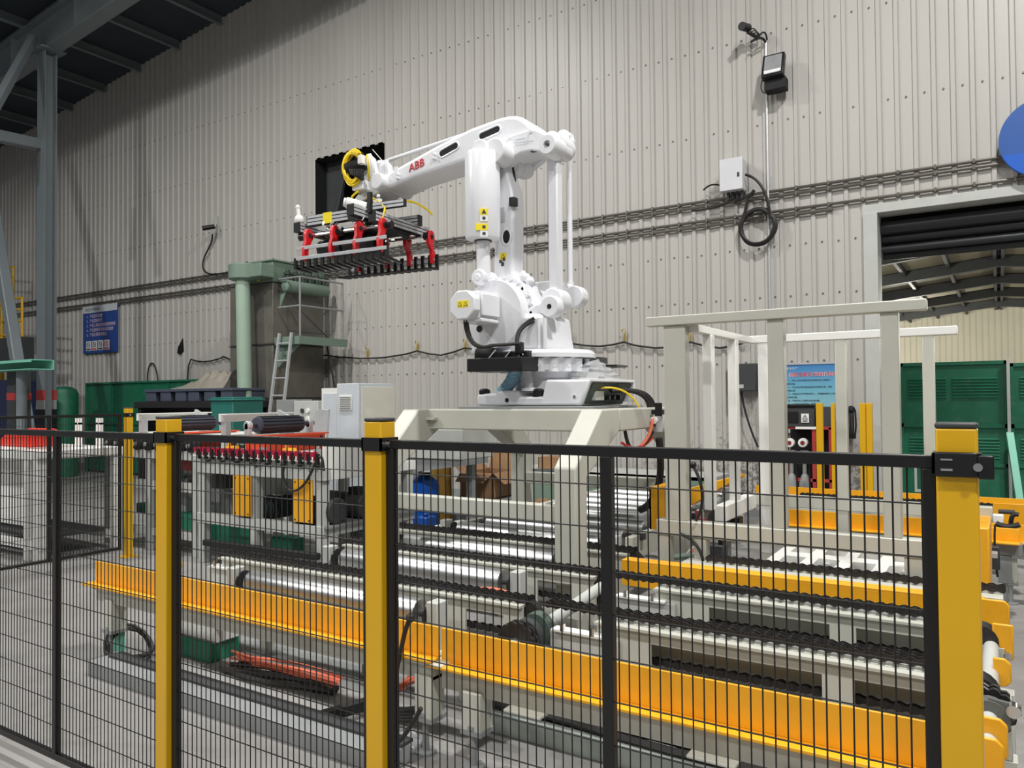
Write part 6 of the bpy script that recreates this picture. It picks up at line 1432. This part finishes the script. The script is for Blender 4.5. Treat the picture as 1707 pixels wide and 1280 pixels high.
single('cardboard_sheet', MB().prism([(PZ(805,1140,0).x,PZ(805,1140,0).y),(PZ(880,1178,0).x,PZ(880,1178,0).y),(PZ(915,1154,0).x,PZ(915,1154,0).y),(PZ(850,1120,0).x,PZ(850,1120,0).y)], 'z', .002, .008), M['paper'], 'pale cardboard sheet lying on the floor under the conveyor joint', 'cardboard')
single('cardboard_sheet', MB().prism([(PZ(340,1075,0).x,PZ(340,1075,0).y),(PZ(600,1155,0).x,PZ(600,1155,0).y),(PZ(600,1105,0).x,PZ(600,1105,0).y),(PZ(430,1050,0).x,PZ(430,1050,0).y)], 'z', .002, .006), M['greyd'], 'long grey floor plate under the orange hose bundle', 'plate')
cw = loop('', [(684,1030),(676,1050),(668,1085),(661,1120),(655,1190)], 2.70, .011, None, None); e_ = PY(684,1030,2.70); cw.sphere((e_.x,2.70,e_.z), .022, 10, 8)
single('hanging_lead', cw, M['rubber'], 'black lead with plug hanging over the left yellow rail by the second fence post', 'cable')
cw = loop('', [(702,1180),(688,1205),(672,1228),(655,1248),(640,1275)], 2.5, .010, None, None)
single('trailing_lead', cw, M['rubber'], 'thin black lead trailing to the floor beside the second fence post', 'cable')
single('small_bracket', MB().prism([(PZ(662,1235,0).x,PZ(662,1235,0).y),(PZ(690,1258,0).x,PZ(690,1258,0).y),(PZ(706,1245,0).x,PZ(706,1245,0).y),(PZ(685,1222,0).x,PZ(685,1222,0).y)], 'z', 0, .03), M['alu'], 'small bare metal floor bracket left of the two conveyor legs', 'bracket', bevel=.003)

# air preparation unit on the right end of the stand
p = PY(1100, 700, 5.6); px_ = SX1+.0
fr_ = thing('air_regulator', 'black and silver air regulator with orange hoses on the end of the robot stand', 'regulator', (px_+.05, 5.7, 1.3))
a = PX(1102, 690, SX1+.06); y_ = min(a.y, 5.85)
build('body', MB().cyl((SX1+.06,y_-.05,1.36),(SX1+.06,y_-.05,1.48), .03, 12), M['alu'], fr_)
build('knob', MB().cyl((SX1+.06,y_-.05,1.48),(SX1+.06,y_-.05,1.58), .028, 12).cbox(SX1+.06,y_-.05,1.51,.09,.07,.035), M['black'], fr_)
build('gauge', MB().cyl((SX1+.05,y_-.13,1.45),(SX1+.05,y_-.11,1.45), .028, 14), M['white2'], fr_)
build('orange_hose', MB().tube(arc((SX1+.05,y_-.15,1.46),(SX1+.05,y_-.18,1.3),(SX1-.02,y_-.3,1.24)), .012, 6), M['hose_or'], fr_, label='orange hose')
build('orange_hose', MB().tube(arc((SX1+.03,y_-.1,1.32),(SX1-.0,y_-.3,1.2),(SX1-.02,y_-.55,1.3)), .010, 6), mat('red_hose', (190,40,44), .4), fr_, label='red hose')
build('black_hose', MB().tube(arc((SX1+.03,y_-.1,1.36),(SX1-.02,y_-.4,1.1),(SX1-.04,y_-.45,1.38)), .014, 6), M['rubber'], fr_, label='black hose')
build('black_hose', MB().tube(arc((SX1-.02,y_+.15,1.3),(SX1+.0,y_+.25,.8),(SX1-.25,y_+.3,.7)), .03, 8), M['rubber'], fr_, label='thick black hose')
build('bracket', MB().box(SX1, SX1+.04, y_-.08, y_-.02, 1.40, 1.46), M['dark'], fr_)

# ================================================================ MESH FENCE
FY = 1.747
ZB, ZTOP = .085, 1.50
HZ_ = [1.402-.107*k for k in range(13) if 1.402-.107*k > ZB+.03]
def fence_panel(label, p, q, group, mid=True, pitch=.0265, skip=0):
    p, q = Vector(p), Vector(q); L = (q-p).length; ang = math.atan2(q.y-p.y, q.x-p.x)
    t = thing('mesh_fence_panel', label, 'fence', (0,0,0), group, 0); t.location = p; t.rotation_euler.z = ang; ORG[t.name] = Vector((0,0,0))
    s = .026
    build('top_rail', MB().box(0, L, -s/2, s/2, ZTOP-.026, ZTOP), M['black'], t, bevel=.002)
    build('bottom_rail', MB().box(0, L, -s/2, s/2, ZB, ZB+.026), M['black'], t, bevel=.002)
    for x in ([0, L-s] + ([L/2-.015] if mid else [])): build('stile', MB().box(x, x+(s if x != L/2-.015 else .03), -s/2, s/2, ZB+.026, ZTOP-.026), M['black'], t, bevel=.002)
    n = int(L/pitch); f_ = None
    for i in range(1, n):
        x = L*i/n
        if x < s or x > L-s or (mid and abs(x-L/2) < .017): continue
        if f_ is None: f_ = build('vertical_wire', MB().cyl((0,0,ZB+.02),(0,0,ZTOP-.02), .0019, 6), M['black'], t); f_.location = (x, 0, 0)
        else: share('vertical_wire', f_, t, (x, 0, 0))
    f_ = None
    for z in HZ_:
        if f_ is None: f_ = build('horizontal_wire', MB().cyl((s/2,-.004,0),(L-s/2,-.004,0), .0019, 6), M['black'], t); f_.location = (0, 0, z)
        else: share('horizontal_wire', f_, t, (0, 0, z))
    return t
PW = .033
def fence_post(label, x, y, group, clamp=True, w=PW):
    t = thing('fence_post', label, 'post', (x, y, 0), group)
    build('tube', MB().box(x-w, x+w, y-w, y+w, .012, 1.555), M['yellow'], t, bevel=.004)
    build('base_plate', MB().box(x-.07, x+.07, y-.07, y+.07, 0, .012), M['yellow'], t)
    build('cap', MB().box(x-w-.001, x+w+.001, y-w-.001, y+w+.001, 1.555, 1.566), M['dark'], t, bevel=.004, label='grey plastic cap')
    for zc in ((1.487,) if clamp else ()):
        c = build('clamp', MB().box(x-w-.006, x+w+.006, y-w-.006, y-w, zc-.02, zc+.02).box(x+w, x+w+.006, y-w-.006, y+w+.006, zc-.02, zc+.02).box(x-w-.006, x-w, y-w-.006, y+w+.006, zc-.02, zc+.02).box(x-w-.006, x+w+.006, y+w, y+w+.006, zc-.02, zc+.02), M['black'], t, smooth=0, label='black clamp')
        build('clamp_bolt', MB().cyl((x+w+.006,y-.01,zc),(x+w+.02,y-.01,zc), .009, 6), M['chrome'], c)
    return t
X1, X2, X3 = -2.655, -1.59, -.072
G1 = 'fence panels along the front'
fence_panel('black mesh fence panel at front, left of the leftmost front yellow post', (X1-.035-1.54, FY, 0), (X1-.035, FY, 0), G1)
fence_panel('narrow black mesh fence panel at front between the two middle yellow posts', (X1+.035, FY, 0), (X2-.035, FY, 0), G1, False)
fence_panel('wide black mesh fence panel at front in front of the tube frame', (X2+.035, FY, 0), (X3-.036, FY, 0), G1)
G2 = 'yellow fence posts'
fence_post('yellow fence post in front, the leftmost of the three near ones', X1, FY, G2)
fence_post('yellow fence post in front, the middle of the three near ones', X2, FY, G2)
ep = fence_post('yellow fence post in front at the right end, largest in view', X3, FY, G2, True, .0355)
cb2 = build('open_clamp', MB().box(X3+.0355, X3+.062, FY-.05, FY-.044, 1.46, 1.505).box(X3-.036, X3+.036, FY-.05, FY-.04, 1.462, 1.51), M['black'], ep, bevel=.006, label='black clamp with loose end')
build('clamp_bolt', MB().cyl((X3+.036,FY-.05,1.483),(X3+.036,FY-.06,1.483), .008, 12), M['chrome'], cb2)
build('clamp_mark', MB().box(X3-.026,X3-.006,FY-.0515,FY-.05,1.494,1.497).box(X3-.026,X3-.006,FY-.0515,FY-.05,1.474,1.478), M['greyd'], cb2)
G3 = 'fence panels along the left side'
SXF = -7.76
fence_panel('black mesh fence panel of the side run, the one next to the far yellow post', (SXF, 3.12, 0), (SXF, 4.56, 0), G3)
fence_panel('black mesh fence panel of the side run, the one nearer the camera', (SXF, 1.60, 0), (SXF, 3.04, 0), G3)
fence_post('distant thin yellow fence post at the corner beyond the left rail', SXF+.02, 4.63, G2)
